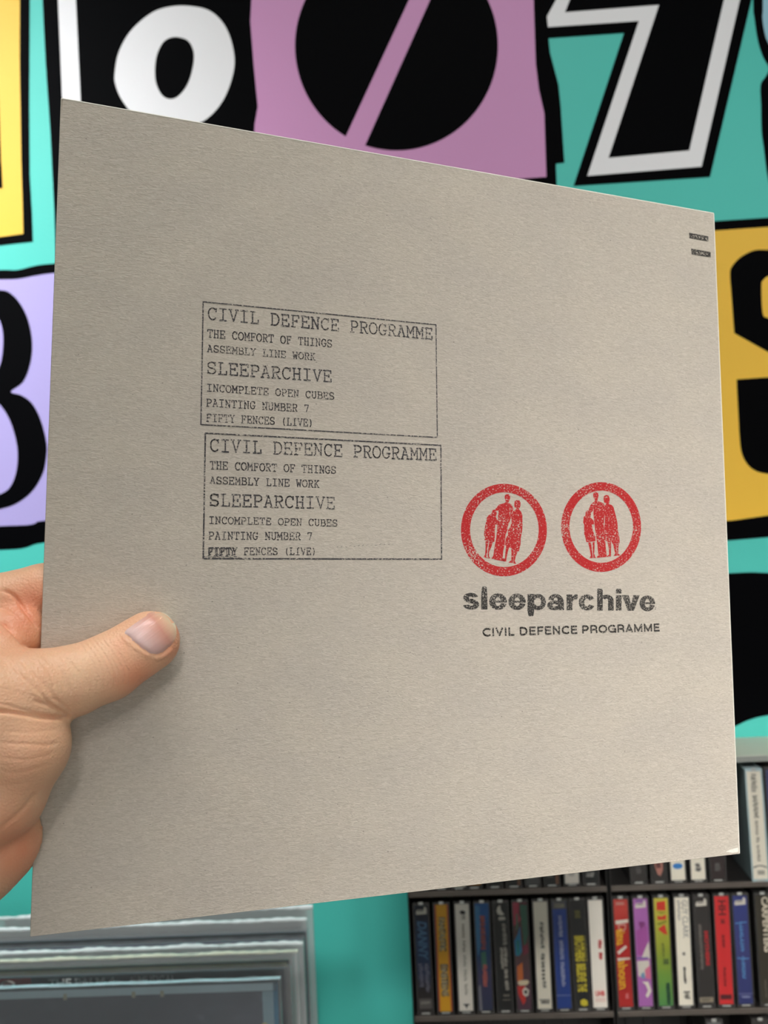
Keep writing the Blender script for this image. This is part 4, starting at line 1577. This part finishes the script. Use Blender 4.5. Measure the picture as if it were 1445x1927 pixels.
def d_danny(p):
    white_logo(p)
    p.word(ink(84, 128, 168), 'DANNY', 0.18, 0.86, 0.15, 0.5, 0.03, shear=0.05)
    p.squiggle(ink(150, 148, 172), 0.12, 0.44, 0.55, 0.77, 10, seed=3)
    p.squiggle(ink(150, 148, 168), 0.56, 0.9, 0.55, 0.82, 12, seed=4)
    p.rect(ink(98, 92, 90), 0.05, 0.875, 0.97, 0.97)
    p.squiggle(ink(170, 165, 158), 0.15, 0.9, 0.9, 0.93, 2, seed=5)


def d_yellow(p):
    p.rect(ink(196, 92, 40), 0.03, 0.0, 0.98, 1.0)
    p.rect(ink(232, 172, 24), 0.13, 0.0, 0.88, 1.0)
    p.word(ink(58, 60, 58), 'FANTASTIC', 0.25, 0.75, 0.12, 0.44, 0.035)
    p.squiggle(ink(196, 190, 150), 0.28, 0.7, 0.13, 0.44, 10, 0.1, seed=8)
    p.word(ink(50, 56, 66), 'EINSTEINS', 0.25, 0.8, 0.56, 0.86, 0.035)
    p.squiggle(ink(186, 186, 160), 0.3, 0.72, 0.57, 0.86, 10, 0.1, seed=9)


def d_white_heart(p):
    p.shape(BK, [(0.3, 0.075), (0.5, 0.06), (0.75, 0.075), (0.68, 0.1), (0.4, 0.1)])
    p.squiggle(BK, 0.4, 0.7, 0.11, 0.15, 2, seed=2)
    p.squiggle(ink(168, 164, 150), 0.42, 0.66, 0.19, 0.86, 30, 0.12, seed=12, words=(6, 12, 18, 24))
    p.shape(BK, [(0.25, 0.935), (0.8, 0.935), (0.6, 0.955), (0.55, 0.985), (0.45, 0.955)])


def d_blue_red(p):
    p.shape(ink(62, 128, 176), [(0.0, 0.02), (0.35, 0.03), (0.3, 0.4), (0.1, 0.5), (0.0, 0.3)])
    p.shape(ink(60, 112, 96), [(0.3, 0.46), (0.66, 0.45), (0.7, 0.58), (0.35, 0.62)])
    p.shape(ink(120, 118, 128), [(0.04, 0.78), (0.2, 0.76), (0.26, 1.0), (0.06, 1.0)])
    p.squiggle(ink(176, 92, 88), 0.32, 0.72, 0.12, 0.44, 11, 0.2, seed=21)
    p.squiggle(ink(186, 98, 90), 0.36, 0.74, 0.58, 0.78, 7, 0.2, seed=22)


def d_moon(p):
    p.shape(WH, [(0.5, 0.02), (0.32, 0.04), (0.22, 0.07), (0.28, 0.105), (0.55, 0.12), (0.78, 0.11), (0.62, 0.09), (0.52, 0.06)])
    p.squiggle(WH, 0.3, 0.85, 0.135, 0.165, 3, 0.2, seed=33)
    p.squiggle(ink(190, 184, 172), 0.55, 0.86, 0.2, 0.82, 34, 0.16, seed=31, words=(11, 22, 28))
    p.squiggle(ink(190, 184, 172), 0.32, 0.55, 0.42, 0.62, 11, 0.16, seed=34)
    p.rect(ink(120, 112, 100), 0.4, 0.855, 0.85, 0.875)
    p.rect(ink(120, 112, 100), 0.35, 0.9, 0.9, 0.91)


def d_multi(p):
    p.shape(ink(178, 58, 82), [(0.0, 0.0), (0.45, 0.0), (0.4, 0.12), (0.55, 0.16), (0.3, 0.2), (0.0, 0.22)])
    p.shape(ink(56, 104, 84), [(0.5, 0.02), (1.0, 0.03), (1.0, 0.3), (0.7, 0.45), (0.55, 0.2)])
    p.shape(ink(70, 120, 96), [(0.2, 0.12), (0.32, 0.1), (0.3, 0.24), (0.16, 0.28)])
    p.shape(ink(34, 128, 176), [(0.0, 0.36), (0.25, 0.3), (0.45, 0.22), (0.5, 0.46), (0.3, 0.5), (0.05, 0.5)])
    p.shape(ink(26, 128, 130), [(0.12, 0.36), (0.36, 0.35), (0.34, 0.48), (0.14, 0.5)])
    p.shape(ink(196, 104, 46), [(0.1, 0.6), (0.5, 0.56), (0.5, 0.72), (0.08, 0.74)])
    p.shape(ink(132, 44, 66), [(0.55, 0.42), (0.95, 0.38), (0.98, 0.47), (0.6, 0.5)])
    p.shape(ink(222, 208, 176), [(0.08, 0.75), (0.2, 0.73), (0.8, 0.725), (0.9, 0.75), (0.7, 0.775), (0.2, 0.775)])
    p.shape(ink(204, 52, 44), [(0.05, 0.78), (0.62, 0.78), (0.6, 0.92), (0.4, 0.96), (0.1, 0.86)])
    p.shape(WH, [(0.38, 0.82), (0.6, 0.79), (0.88, 0.82), (0.8, 0.87), (0.6, 0.88), (0.42, 0.86)])
    p.shape(BK, [(0.5, 0.825), (0.72, 0.82), (0.72, 0.85), (0.55, 0.853)])


def d_spaced(p):
    p.squiggle(ink(70, 66, 60), 0.38, 0.68, 0.2, 0.45, 7, 0.16, seed=41, fill=0.4)
    p.squiggle(ink(70, 66, 60), 0.38, 0.68, 0.49, 0.82, 9, 0.16, seed=42, fill=0.4)
    p.squiggle(ink(60, 58, 54), 0.1, 0.95, 0.915, 0.955, 2, 0.16, seed=43)


def d_blue_long(p):
    p.rect(ink(92, 92, 92), 0.02, 0.0, 0.98, 0.075)
    p.word(ink(196, 186, 150), 'CCDD', 0.2, 0.85, 0.03, 0.06, 0.0, down=False)
    p.squiggle(ink(170, 176, 206), 0.36, 0.68, 0.14, 0.8, 40, 0.14, seed=51, words=(12, 13, 25))
    p.rect(ink(128, 140, 186), 0.0, 0.875, 1.0, 0.882)


def d_black_yellow(p):
    Y = ink(206, 190, 48)
    p.squiggle(ink(110, 104, 52), 0.25, 0.75, 0.095, 0.17, 5, 0.2, seed=61)
    p.word(Y, 'BROTHERS', 0.16, 0.84, 0.33, 0.57, 0.045)
    p.squiggle(ink(150, 140, 50), 0.86, 0.98, 0.33, 0.57, 12, 0.2, seed=62)
    p.word(Y, 'BELIEVE', 0.2, 0.86, 0.59, 0.76, 0.045)
    p.word(Y, 'THE', 0.2, 0.86, 0.775, 0.85, 0.045)
    p.shape(Y, [(0.35, 0.93), (0.6, 0.915), (0.85, 0.935), (0.85, 0.975), (0.6, 0.985), (0.35, 0.97)])


def d_white_red(p):
    RD = ink(206, 68, 70)
    p.squiggle(RD, 0.56, 0.86, 0.38, 0.455, 4, 0.25, seed=71)
    p.squiggle(RD, 0.56, 0.86, 0.49, 0.56, 4, 0.25, seed=72)
    p.word(ink(206, 48, 50), 'UHB', 0.18, 0.85, 0.845, 0.895, 0.05, down=False)
    p.rect(ink(220, 170, 160), 0.15, 0.915, 0.9, 0.923)
    p.rect(ink(220, 170, 160), 0.15, 0.935, 0.9, 0.943)


def d_dark_red(p):
    p.squiggle(ink(196, 140, 130), 0.1, 0.8, 0.03, 0.06, 2, 0.2, seed=81)
    p.shape(WH, [(0.08, 0.2), (0.98, 0.19), (0.98, 0.22), (0.1, 0.235)])
    p.word(ink(214, 160, 150), 'D', 0.25, 0.8, 0.235, 0.3, 0.0)
    p.word(ink(222, 176, 30), 'ainu', 0.08, 0.7, 0.29, 0.43, 0.02, shear=-0.2)
    p.shape(WH, [(0.08, 0.49), (0.7, 0.43), (0.8, 0.45), (0.2, 0.515)])
    p.shape(WH, [(0.08, 0.545), (0.95, 0.545), (0.98, 0.56), (0.1, 0.575)])
    p.word(ink(222, 176, 30), 'ahoun', 0.08, 0.75, 0.58, 0.84, 0.02, shear=-0.1)
    p.shape(ink(206, 110, 110), [(0.5, 0.88), (0.7, 0.87), (0.72, 0.92), (0.5, 0.925)])


def d_purple(p):
    white_logo(p)
    p.rect(ink(120, 90, 150), 0.2, 0.015, 0.7, 0.03)
    p.squiggle(ink(142, 60, 132), 0.3, 0.8, 0.22, 0.33, 6, 0.3, seed=91)
    p.shape(ink(164, 80, 156), [(0.1, 0.3), (0.9, 0.25), (0.9, 0.4), (0.5, 0.53), (0.1, 0.52)])
    p.shape(WH, [(0.95, 0.4), (0.98, 0.56), (0.4, 0.545), (0.7, 0.46)])
    p.rect(ink(110, 92, 160), 0.05, 0.545, 0.85, 0.56)
    p.shape(WH, [(0.05, 0.58), (0.9, 0.575), (0.9, 0.62), (0.6, 0.72), (0.1, 0.72)])
    p.shape(ink(210, 110, 140), [(0.55, 0.66), (0.95, 0.62), (0.95, 0.75), (0.6, 0.74)])
    p.shape(ink(110, 150, 180), [(0.25, 0.7), (0.5, 0.68), (0.55, 0.74), (0.3, 0.74)])
    p.shape(WH, [(0.3, 0.77), (0.75, 0.77), (0.95, 0.86), (0.65, 0.92), (0.5, 0.9), (0.7, 0.85), (0.55, 0.8)])


def d_green(p):
    RD = ink(206, 52, 32)
    p.shape(RD, [(0.2, 0.04), (0.8, 0.03), (0.82, 0.12), (0.18, 0.115)])
    p.shape(ink(150, 150, 40), [(0.15, 0.125), (0.9, 0.13), (0.5, 0.155)])
    p.shape(RD, [(0.2, 0.165), (0.5, 0.175), (0.82, 0.155), (0.82, 0.205), (0.22, 0.205)])
    p.shape(ink(130, 132, 36), [(0.1, 0.24), (0.8, 0.21), (0.9, 0.225), (0.3, 0.255)])
    p.shape(RD, [(0.2, 0.29), (0.7, 0.245), (0.86, 0.345), (0.6, 0.335)])
    p.squiggle(ink(110, 120, 50), 0.4, 0.6, 0.42, 0.55, 6, 0.2, seed=101)
    p.squiggle(ink(70, 90, 44), 0.42, 0.9, 0.57, 0.62, 3, 0.2, seed=102)
    p.squiggle(ink(46, 96, 66), 0.55, 0.85, 0.79, 0.99, 8, 0.3, seed=103)


def d_guy(p):
    p.word(ink(112, 110, 116), 'GUY CLARK', 0.5, 0.92, 0.03, 0.38, 0.0)
    p.squiggle(ink(140, 138, 140), 0.18, 0.42, 0.03, 0.22, 9, 0.1, seed=111)
    p.word(ink(120, 114, 104), '-', 0.4, 0.6, 0.51, 0.54, 0.0, down=False)
    p.squiggle(ink(84, 80, 76), 0.4, 0.6, 0.65, 0.8, 6, 0.25, seed=112)
    p.squiggle(ink(110, 106, 100), 0.36, 0.84, 0.87, 0.95, 3, 0.16, seed=113)


def d_dark_logo(p):
    white_logo(p)
    p.squiggle(ink(112, 106, 100), 0.2, 0.46, 0.26, 0.68, 20, 0.2, seed=121)
    p.word(ink(176, 34, 40), 'MOTHERS', 0.6, 0.9, 0.32, 0.64, 0.06)
    p.rect(ink(150, 138, 118), 0.02, 0.93, 0.98, 0.975)
    p.squiggle(BK, 0.12, 0.9, 0.943, 0.963, 3, 0.1, seed=123)


def d_red(p):
    p.word(ink(104, 20, 24), 'HH', 0.25, 0.8, 0.04, 0.18, 0.04)
    p.squiggle(ink(130, 22, 28), 0.35, 0.7, 0.22, 0.26, 2, 0.2, seed=131)
    p.squiggle(ink(150, 22, 28), 0.38, 0.62, 0.36, 0.48, 6, 0.2, seed=132)
    p.squiggle(ink(150, 22, 28), 0.38, 0.6, 0.66, 0.84, 8, 0.2, seed=133)
    p.rect(ink(86, 14, 26), 0.1, 0.91, 0.9, 0.955)


def d_script(p):
    white_logo(p)
    LB = ink(96, 150, 206)
    for t0, t1, sd in ((0.24, 0.52, 1), (0.56, 0.76, 2)):
        r = random.Random(sd)
        n = 9
        polys = []
        for i in range(n):
            ta = t0 + (t1 - t0) * i / n
            k = 0.36 if i else 0.1
            a, b = p.xy(k, ta + 0.012), p.xy(0.62 if i else 0.9, ta + r.uniform(0.0, 0.02))
            polys.append([(a[0], a[1]), (b[0], b[1]), (b[0], b[1] - 0.0010), (a[0], a[1] - 0.0012)])
            a2, b2 = p.xy(0.4 + r.uniform(-.05, .05), ta), p.xy(0.5, ta + (t1 - t0) / n)
            polys.append([(a2[0], b2[1]), (a2[0] + 0.0012, b2[1]), (a2[0] + 0.0012, a2[1]), (a2[0], a2[1])])
        p.put(polys, LB)
    p.rect(ink(96, 100, 150), 0.02, 0.9, 0.98, 0.915)
    p.squiggle(ink(150, 156, 196), 0.15, 0.9, 0.925, 0.945, 3, 0.2, seed=141)


def d_carp(p):
    p.word(ink(222, 210, 190), 'CARPENTERS', 0.42, 0.92, 0.02, 0.53, 0.03)
    p.squiggle(ink(110, 104, 92), 0.3, 0.42, 0.78, 0.95, 8, 0.2, seed=151)


def d_tall_white(p):
    p.squiggle(ink(96, 90, 80), 0.28, 0.7, 0.03, 0.2, 8, 0.12, seed=161)
    p.squiggle(ink(96, 90, 80), 0.3, 0.7, 0.23, 0.44, 10, 0.12, seed=162)
    p.squiggle(ink(130, 122, 108), 0.36, 0.6, 0.46, 0.84, 20, 0.12, seed=163, words=(7, 11))
    p.shape(ink(74, 70, 64), [(0.05, 0.885), (0.4, 0.872), (0.6, 0.872), (0.95, 0.885), (0.95, 0.9), (0.6, 0.882), (0.4, 0.882), (0.05, 0.9)])
    p.shape(ink(170, 164, 152), [(0.3, 0.92), (0.8, 0.92), (0.8, 0.96), (0.3, 0.96)])


cream = mat('cream_card', (240, 233, 216), 0.5, 0.03, 60)
white_c = mat('white_card', (242, 235, 224), 0.5, 0.03, 60)
black_c = mat('black_card', (28, 27, 28), 0.4, 0.1, 60)
char_c = mat('charcoal_card', (50, 45, 43), 0.4, 0.15, 60)
g_navy = grad_mat('navy_card', [(0.0, (52, 44, 44)), (0.3, (40, 34, 38)), (0.48, (34, 56, 92)), (0.7, (30, 60, 104)), (1.0, (22, 30, 52))])
g_blue = grad_mat('blue_print_card', [(0.0, (44, 54, 84)), (0.4, (62, 58, 92)), (0.6, (24, 66, 112)), (1.0, (18, 92, 160))])
g_green = grad_mat('yellow_green_card', [(0.0, (72, 140, 80)), (0.35, (112, 152, 60)), (0.6, (150, 160, 48)), (1.0, (196, 188, 70))])
g_multi = grad_mat('dark_plum_card', [(0.0, (84, 50, 70)), (0.4, (86, 56, 66)), (0.7, (90, 62, 56)), (1.0, (96, 34, 50))])
g_red = grad_mat('dark_red_card', [(0.0, (178, 38, 34)), (0.8, (168, 24, 20)), (1.0, (190, 66, 56))])
purple_c = mat('purple_card', (172, 104, 176), 0.4, 0.12, 60)
red_c = mat('red_card', (212, 44, 46), 0.4, 0.05, 60)
blue_c = mat('cobalt_card', (28, 62, 140), 0.4, 0.06, 60)
g_ind = grad_mat('indigo_card', [(0.0, (44, 54, 110)), (0.6, (60, 62, 120)), (1.0, (52, 62, 128))])
yel_c = mat('maroon_card', (110, 48, 66), 0.4)
olive_c = mat('olive_black_card', (56, 50, 38), 0.4, 0.3, 60)
grey_c = mat('grey_card', (96, 96, 96), 0.4, 0.2, 60)
dblue_c = mat('deep_blue_card', (34, 40, 92), 0.4, 0.2, 60)

CAS = [
    (801, 'navy cassette spine with slanted blue capitals, first in its row by the teal wall', g_navy, 0.0, d_danny),
    (838.5, 'yellow cassette spine with graffiti lettering and maroon edges', yel_c, 0.3, d_yellow),
    (877.5, 'white cassette spine with faint grey line of print and black mark at its foot', white_c, 0.4, d_white_heart),
    (914.5, 'bright blue cassette spine with red print, next to the cassette with white crescent', g_blue, 0.5, d_blue_red),
    (951.5, 'black cassette spine with a white crescent at its top', black_c, 0.0, d_moon),
    (988, 'many-coloured plum, cyan and red cassette spine with round emblem at its foot', g_multi, 0.1, d_multi),
    (1026, 'white cassette spine with a widely spaced single line of dark letters', cream, 0.4, d_spaced),
    (1063, 'cobalt blue cassette spine with grey band on top and pale print', blue_c, 0.0, d_blue_long),
    (1098, 'black cassette spine with large yellow letters', black_c, -0.3, d_black_yellow),
    (1131, 'white cassette spine with small red print, last of the ten in its row', white_c, 0.1, d_white_red),
    (1179.5, 'dark red cassette spine with yellow and white lettering', g_red, 0.0, d_dark_red),
    (1217, 'purple cassette spine with white shapes and white logo', purple_c, 0.0, d_purple),
    (1255, 'yellow-green cassette spine with red shapes at its top', g_green, 0.3, d_green),
    (1293, 'cream cassette spine with thin grey outlined capitals at its top', cream, 0.7, d_guy),
    (1332, 'charcoal cassette spine with a white logo and red word', char_c, 0.0, d_dark_logo),
    (1369, 'bright red cassette spine with dark box of print at its top', red_c, 0.6, d_red),
    (1406, 'indigo cassette spine with pale blue handwriting', g_ind, 0.0, d_script),
]
for px, lab, cm_, tl, dr in CAS:
    cassette(px, 2, lab, cm_, tl, dr)
cassette(1449, 2, 'olive-black cassette spine with large white capitals, cut by the picture edge', olive_c, 0.0, d_carp)

# upper row: mostly hidden behind the held sleeve, only the feet of the spines show


def d_foot(kind, seed):
    def f(p):
        if kind == 'orange':
            p.rect(ink(226, 150, 36), 0.0, 0.6, 1.0, 0.985)
        elif kind == 'mark':
            p.squiggle(ink(150, 148, 144), 0.15, 0.85, 0.9, 0.95, 2, 0.2, seed=seed)
            p.squiggle(ink(150, 148, 144), 0.35, 0.6, 0.4, 0.85, 12, 0.2, seed=seed + 1)
        elif kind == 'brown':
            p.rect(ink(134, 88, 62), 0.78, 0.0, 0.98, 1.0)
            p.squiggle(ink(140, 136, 130), 0.15, 0.65, 0.9, 0.94, 2, 0.2, seed=seed)
        elif kind == 'barcode':
            for i in range(6):
                p.rect(ink(120, 118, 116), 0.3 + i * 0.07, 0.86, 0.33 + i * 0.07, 0.93)
        elif kind == 'oval':
            p.shape(ink(54, 132, 206), [(0.5 + 0.36 * math.cos(t), 0.87 + 0.028 * math.sin(t)) for t in [i * math.pi / 8 for i in range(16)]])
        elif kind == 'pink':
            p.shape(ink(180, 122, 108), [(0.1, 0.0), (0.9, 0.0), (0.8, 0.9), (0.6, 0.96), (0.4, 0.94), (0.2, 0.85)])
            p.squiggle(ink(120, 70, 66), 0.3, 0.7, 0.5, 0.9, 6, 0.2, seed=seed)
        elif kind == 'plate':
            p.squiggle(ink(96, 92, 90), 0.3, 0.75, 0.86, 0.93, 2, 0.2, seed=seed)
    return f


UP = [
    (795, 'dark grey cassette, barely seen under the sleeve at the end of the upper row', grey_c, 'mark'),
    (829, 'grey cassette, barely seen under the sleeve, two places from the orange one', grey_c, 'mark'),
    (862, 'pale cassette beside the orange one in the upper row', cream, 'mark'),
    (891, 'cassette with an orange foot in the upper row', black_c, 'orange'),
    (930, 'black cassette with a white mark, beside the orange-footed one', black_c, 'mark'),
    (966, 'black cassette with brown stripe, nearer the orange-footed one', black_c, 'brown'),
    (1002, 'grey cassette between the two brown-striped ones', grey_c, 'mark'),
    (1038, 'black cassette with brown stripe, next to the white barcoded one', black_c, 'brown'),
    (1076, 'white cassette with a small grey barcode at its foot', white_c, 'barcode'),
    (1112, 'black cassette at the end of the upper row, beside the rack divider', black_c, 'mark'),
    (1202, 'grey-black cassette beside the empty slot of the upper row', char_c, 'plate'),
    (1241, 'dark cassette with a pinkish picture on its spine', char_c, 'pink'),
    (1277, 'white cassette with a blue oval at its foot', cream, 'oval'),
    (1315, 'white cassette with small dark print at its foot, beside the blue oval one', cream, 'plate'),
    (1352, 'dark maroon cassette just above the red cassette, beside the dark gap', mat('dark_maroon_card', (52, 38, 38), 0.4, 0.2, 60), 'plate'),
]
for i, (px, lab, cm_, kd_) in enumerate(UP):
    cassette(px, 1, lab, cm_, 0.0, d_foot(kd_, 200 + i))
cassette(1430, 1, 'white cassette in a bluish clear case, standing alone right of the sleeve corner', cream, -0.6, d_tall_white, -0.004, True, yaw=-3)
cassette(1467, 1, 'deep blue cassette cut by the picture edge, beside the bluish clear case', dblue_c, 0, d_foot('plate', 300))
# bottom row: only tops peep up
cassette(1345, 3, 'grey cassette top just showing at the lower picture edge', grey_c, 0.0, d_foot('mark', 310))
cassette(1432, 3, 'dark cassette top just showing in the lower corner of the picture', char_c, 0.0, d_foot('mark', 320))

# ================================================================== RECORDS IN THE CRATE
TOPZ = CAMZ - 0.4085
LPH = 0.312
sheen = clear_mat('crinkled_outer_sleeve', (0.97, 0.97, 0.98), 0.10, 0.16, 0.10, (0.88, 0.89, 0.92), 0.8, 26)
sheen_m = clear_mat('cloudy_outer_sleeve', (0.96, 0.97, 0.97), 0.14, 0.22, 0.38, (0.86, 0.87, 0.88), 0.8, 20)


def lp(px, py, y, label, card_mat, lean=1.2, draw=None, outer=sheen, over=0.004, thick=0.0032, cover=True, rim=None):
    tr = atY(px, py, y)
    top = tr.z
    x1 = tr.x - over
    t = thing('record', label, 'record', (x1 - 0.1575, y, top - LPH - 0.003), 'records in the crate')
    t.rotation_euler = (R(-lean), 0, R(0.8))
    t.location.x = x1 - 0.1575 * math.cos(R(0.8))
    t.location.y = y - 0.1575 * math.sin(R(0.8))
    hx = 0.1575
    if cover:
        c = box_obj('cover', (-hx, hx, 0, thick, 0, LPH), card_mat, t, 0.0006)
        if draw:
            draw(c, hx)
    bm = bmesh.new()
    # the clear bag: front and back sheet, wavy mouth standing over the cover
    n = 40
    for yy, sg in ((-0.0009, 1), (thick + 0.0009, -1)):
        row = []
        for i in range(n + 1):
            x = -hx - over + (2 * hx + 2 * over) * i / n
            wob = 0.0003 * math.sin(i * 0.9 + px) + 0.0005 * math.sin(i * 2.1)
            row.append((bm.verts.new((x, yy, 0.0)), bm.verts.new((x, yy + wob * 0.3, LPH - 0.01)), bm.verts.new((x, yy + sg * 0.0004 + wob * 0.5, LPH + 0.003 + wob * 0.8))))
        for i in range(n):
            for k in range(2):
                bm.faces.new((row[i][k], row[i + 1][k], row[i + 1][k + 1], row[i][k + 1]))
    # side weld
    for sx in (-hx - over, hx + over):
        a = [bm.verts.new(p) for p in ((sx, -0.0009, 0), (sx, thick + 0.0009, 0), (sx, thick + 0.0009, LPH + 0.002), (sx, -0.0009, LPH + 0.002))]
        bm.faces.new(a)
    bmesh.ops.remove_doubles(bm, verts=bm.verts, dist=0.0002)
    bag = link('outer_sleeve', from_bm(bm, 'bag', True), outer, t)
    if rim:       # the thick crinkled mouth of the bag; lamp highlights are painted into its pale colour
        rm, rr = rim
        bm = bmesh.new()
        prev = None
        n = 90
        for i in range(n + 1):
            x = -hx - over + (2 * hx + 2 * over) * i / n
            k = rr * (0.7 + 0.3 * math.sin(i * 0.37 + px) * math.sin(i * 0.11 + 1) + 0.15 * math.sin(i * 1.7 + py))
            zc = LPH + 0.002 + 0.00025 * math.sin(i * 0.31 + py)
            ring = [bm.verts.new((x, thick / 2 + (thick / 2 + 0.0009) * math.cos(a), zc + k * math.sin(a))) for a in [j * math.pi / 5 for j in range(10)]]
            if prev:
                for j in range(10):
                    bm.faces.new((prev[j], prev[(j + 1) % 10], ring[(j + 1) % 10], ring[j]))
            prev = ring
        link('mouth_edge_highlight', from_bm(bm, 'rim', True), rm, bag)
    return t


def patch(c, m, x0, x1, z0, z1, name='print', y=-0.0003):
    return box_obj(name, (x0, x1, y, 0.0002, z0, z1), m, c)


def d_front(c, hx):
    patch(c, ink(196, 220, 228), -hx + 0.001, hx - 0.001, LPH - 0.0075, LPH - 0.001)
    patch(c, ink(156, 188, 200), hx - 0.014, hx - 0.0045, 0.01, LPH - 0.008)
    patch(c, ink(24, 130, 168), hx - 0.0045, hx - 0.0004, 0.001, LPH - 0.001)
    bm = bmesh.new()
    cen = (hx - 0.013, LPH - 0.05)
    vs = [bm.verts.new((cen[0] + 0.006 * math.cos(t), -0.0004, cen[1] + 0.016 * math.sin(t))) for t in [i * math.pi / 8 for i in range(16)]]
    bm.faces.new(vs)
    link('print', from_bm(bm), ink(216, 206, 150), c)
    for x in (-0.03, 0.055, 0.03):
        patch(c, ink(186, 184, 160), x, x + 0.003, LPH - 0.0095, LPH - 0.0045, y=-0.0005)


def d_labelled(c, hx):
    zt = LPH - 0.0008
    patch(c, ink(200, 50, 48), -hx, -0.071, zt - 0.014, zt)
    for word, x0, x1, col in (('ARVO', -0.135, -0.085, ink(250, 232, 226)), ('THE PALM 4', -0.055, 0.005, ink(240, 240, 240)), ('A MUSICAL', 0.018, 0.06, ink(215, 215, 216))):
        v, f = text_verts(word, 0.02)
        me = bpy.data.meshes.new('lettering')
        W_ = v[:, 0].max()
        me.from_pydata([(x0 + (x1 - x0) * x / W_, -0.0006, zt - 0.0085 + y_ * 0.0070 / CAPH) for x, y_ in v], [], f)
        link('lettering', me, col, c)


def stripe(col, z0, z1, col2=None):
    def f(c, hx):
        patch(c, col, -hx + 0.002, hx - 0.002, LPH - z1, LPH - z0)
        if col2:
            patch(c, col2, -hx + 0.004, hx - 0.004, LPH - z1 - 0.004, LPH - z1 - 0.002)
    return f


rim_w = mat('white_highlight_fold', (236, 240, 242), 0.25, 0.12, 14)  # folds coloured pale to carry the highlights along the bag mouths
rim_b = mat('bluish_highlight_fold', (206, 226, 236), 0.25, 0.12, 14)
rim_c = mat('creamy_highlight_fold', (226, 226, 206), 0.25, 0.12, 14)
slate = mat('slate_cover', (86, 92, 110), 0.45, 0.25, 9)
greyc = mat('grey_cover', (94, 94, 100), 0.5, 0.1, 9)
LPS = [
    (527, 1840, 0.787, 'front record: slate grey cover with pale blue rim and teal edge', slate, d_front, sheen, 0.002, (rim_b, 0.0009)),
    (547, 1816, 0.812, 'grey record cover with a red label and white capitals, right behind the front record', greyc, d_labelled, sheen, 0.006, None),
    (552, 1800, 0.826, 'record cover with pale yellow stripe, behind the red-labelled one', mat('khaki_cover', (96, 98, 88), 0.5, 0.1, 9), stripe(ink(206, 200, 140), 0.002, 0.006, ink(50, 50, 48)), sheen, 0.004, None),
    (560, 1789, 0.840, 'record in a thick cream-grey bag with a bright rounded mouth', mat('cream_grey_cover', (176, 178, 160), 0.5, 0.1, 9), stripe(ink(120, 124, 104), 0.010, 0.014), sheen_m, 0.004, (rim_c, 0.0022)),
    (570, 1774, 0.858, 'record with a painted white highlight along its glossy bag, behind the cream-grey one', mat('silver_cover', (190, 194, 196), 0.5, 0.1, 9), stripe(ink(90, 140, 160), 0.004, 0.008), sheen_m, 0.005, (rim_w, 0.0028)),
    (572, 1762, 0.872, 'record cover with a magenta line along its top', mat('lilac_grey_cover', (120, 118, 132), 0.5, 0.1, 9), stripe(ink(176, 84, 150), 0.0, 0.003), sheen, 0.002, None),
    (579, 1748, 0.888, 'dark slate record cover with a sharp black top edge', mat('dark_slate_cover', (84, 86, 100), 0.5, 0.1, 9), stripe(ink(48, 48, 56), 0.0, 0.0015), sheen, 0.002, None),
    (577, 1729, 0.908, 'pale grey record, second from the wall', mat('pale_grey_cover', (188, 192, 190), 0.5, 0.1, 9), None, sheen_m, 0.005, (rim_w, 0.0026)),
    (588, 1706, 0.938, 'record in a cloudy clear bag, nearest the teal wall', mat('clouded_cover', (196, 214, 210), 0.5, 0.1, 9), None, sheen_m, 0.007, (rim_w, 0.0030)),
]
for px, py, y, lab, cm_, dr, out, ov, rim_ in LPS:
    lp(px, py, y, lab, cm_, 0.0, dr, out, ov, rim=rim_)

floor_z = TOPZ - LPH - 0.012
wood = mat('crate_wood', (150, 118, 84), 0.6, 0.2, 25, 0.2, 120)
cx0, cx1, cy0, cy1 = -0.475, -0.045, 0.765, 0.975
cr_ = thing('record_crate', 'wooden crate in which the bagged records stand', 'crate', (0, 0, floor_z))
bz = LPS[0]
rec_bottoms = [o.location.z for o in bpy.data.objects if o.name.split('.')[0] == 'record']
lowz = min(rec_bottoms)
fz_ = lowz - 0.0002 - floor_z
box_obj('base_board', (cx0, cx1, cy0, cy1, fz_ - 0.012, fz_), wood, cr_)
for i in range(2):
    box_obj('front_slat', (cx0, cx1, cy0 - 0.01, cy0, fz_ - 0.012 + i * 0.075, fz_ + 0.05 + i * 0.075), wood, cr_, 0.001)
    box_obj('side_slat', (cx0 - 0.01, cx0, cy0 - 0.01, cy1, fz_ - 0.012 + i * 0.075, fz_ + 0.05 + i * 0.075), wood, cr_, 0.001)
    box_obj('side_slat', (cx1, cx1 + 0.01, cy0 - 0.01, cy1, fz_ - 0.012 + i * 0.075, fz_ + 0.05 + i * 0.075), wood, cr_, 0.001)
ct = thing('counter', 'white shop counter under the record crate', 'counter', (0, 0, 0))
ctop = floor_z + fz_ - 0.012
cm2 = mat('counter_laminate', (200, 198, 192), 0.5)
box_obj('worktop', (-0.9, 0.9, 0.62, WALL_Y - 0.001, ctop - 0.03, ctop), cm2, ct, 0.002)
for x in (-0.87, -0.02, 0.83):
    box_obj('leg_panel', (x, x + 0.03, 0.66, WALL_Y - 0.01, 0, ctop - 0.03), cm2, ct)
# set every record down on the base board (their tops differ a little, as bags do)
for o in list(bpy.data.objects):
    if o.name.split('.')[0] == 'record':
        o.location.z = lowz + max(0.0, (o.location.z - lowz))
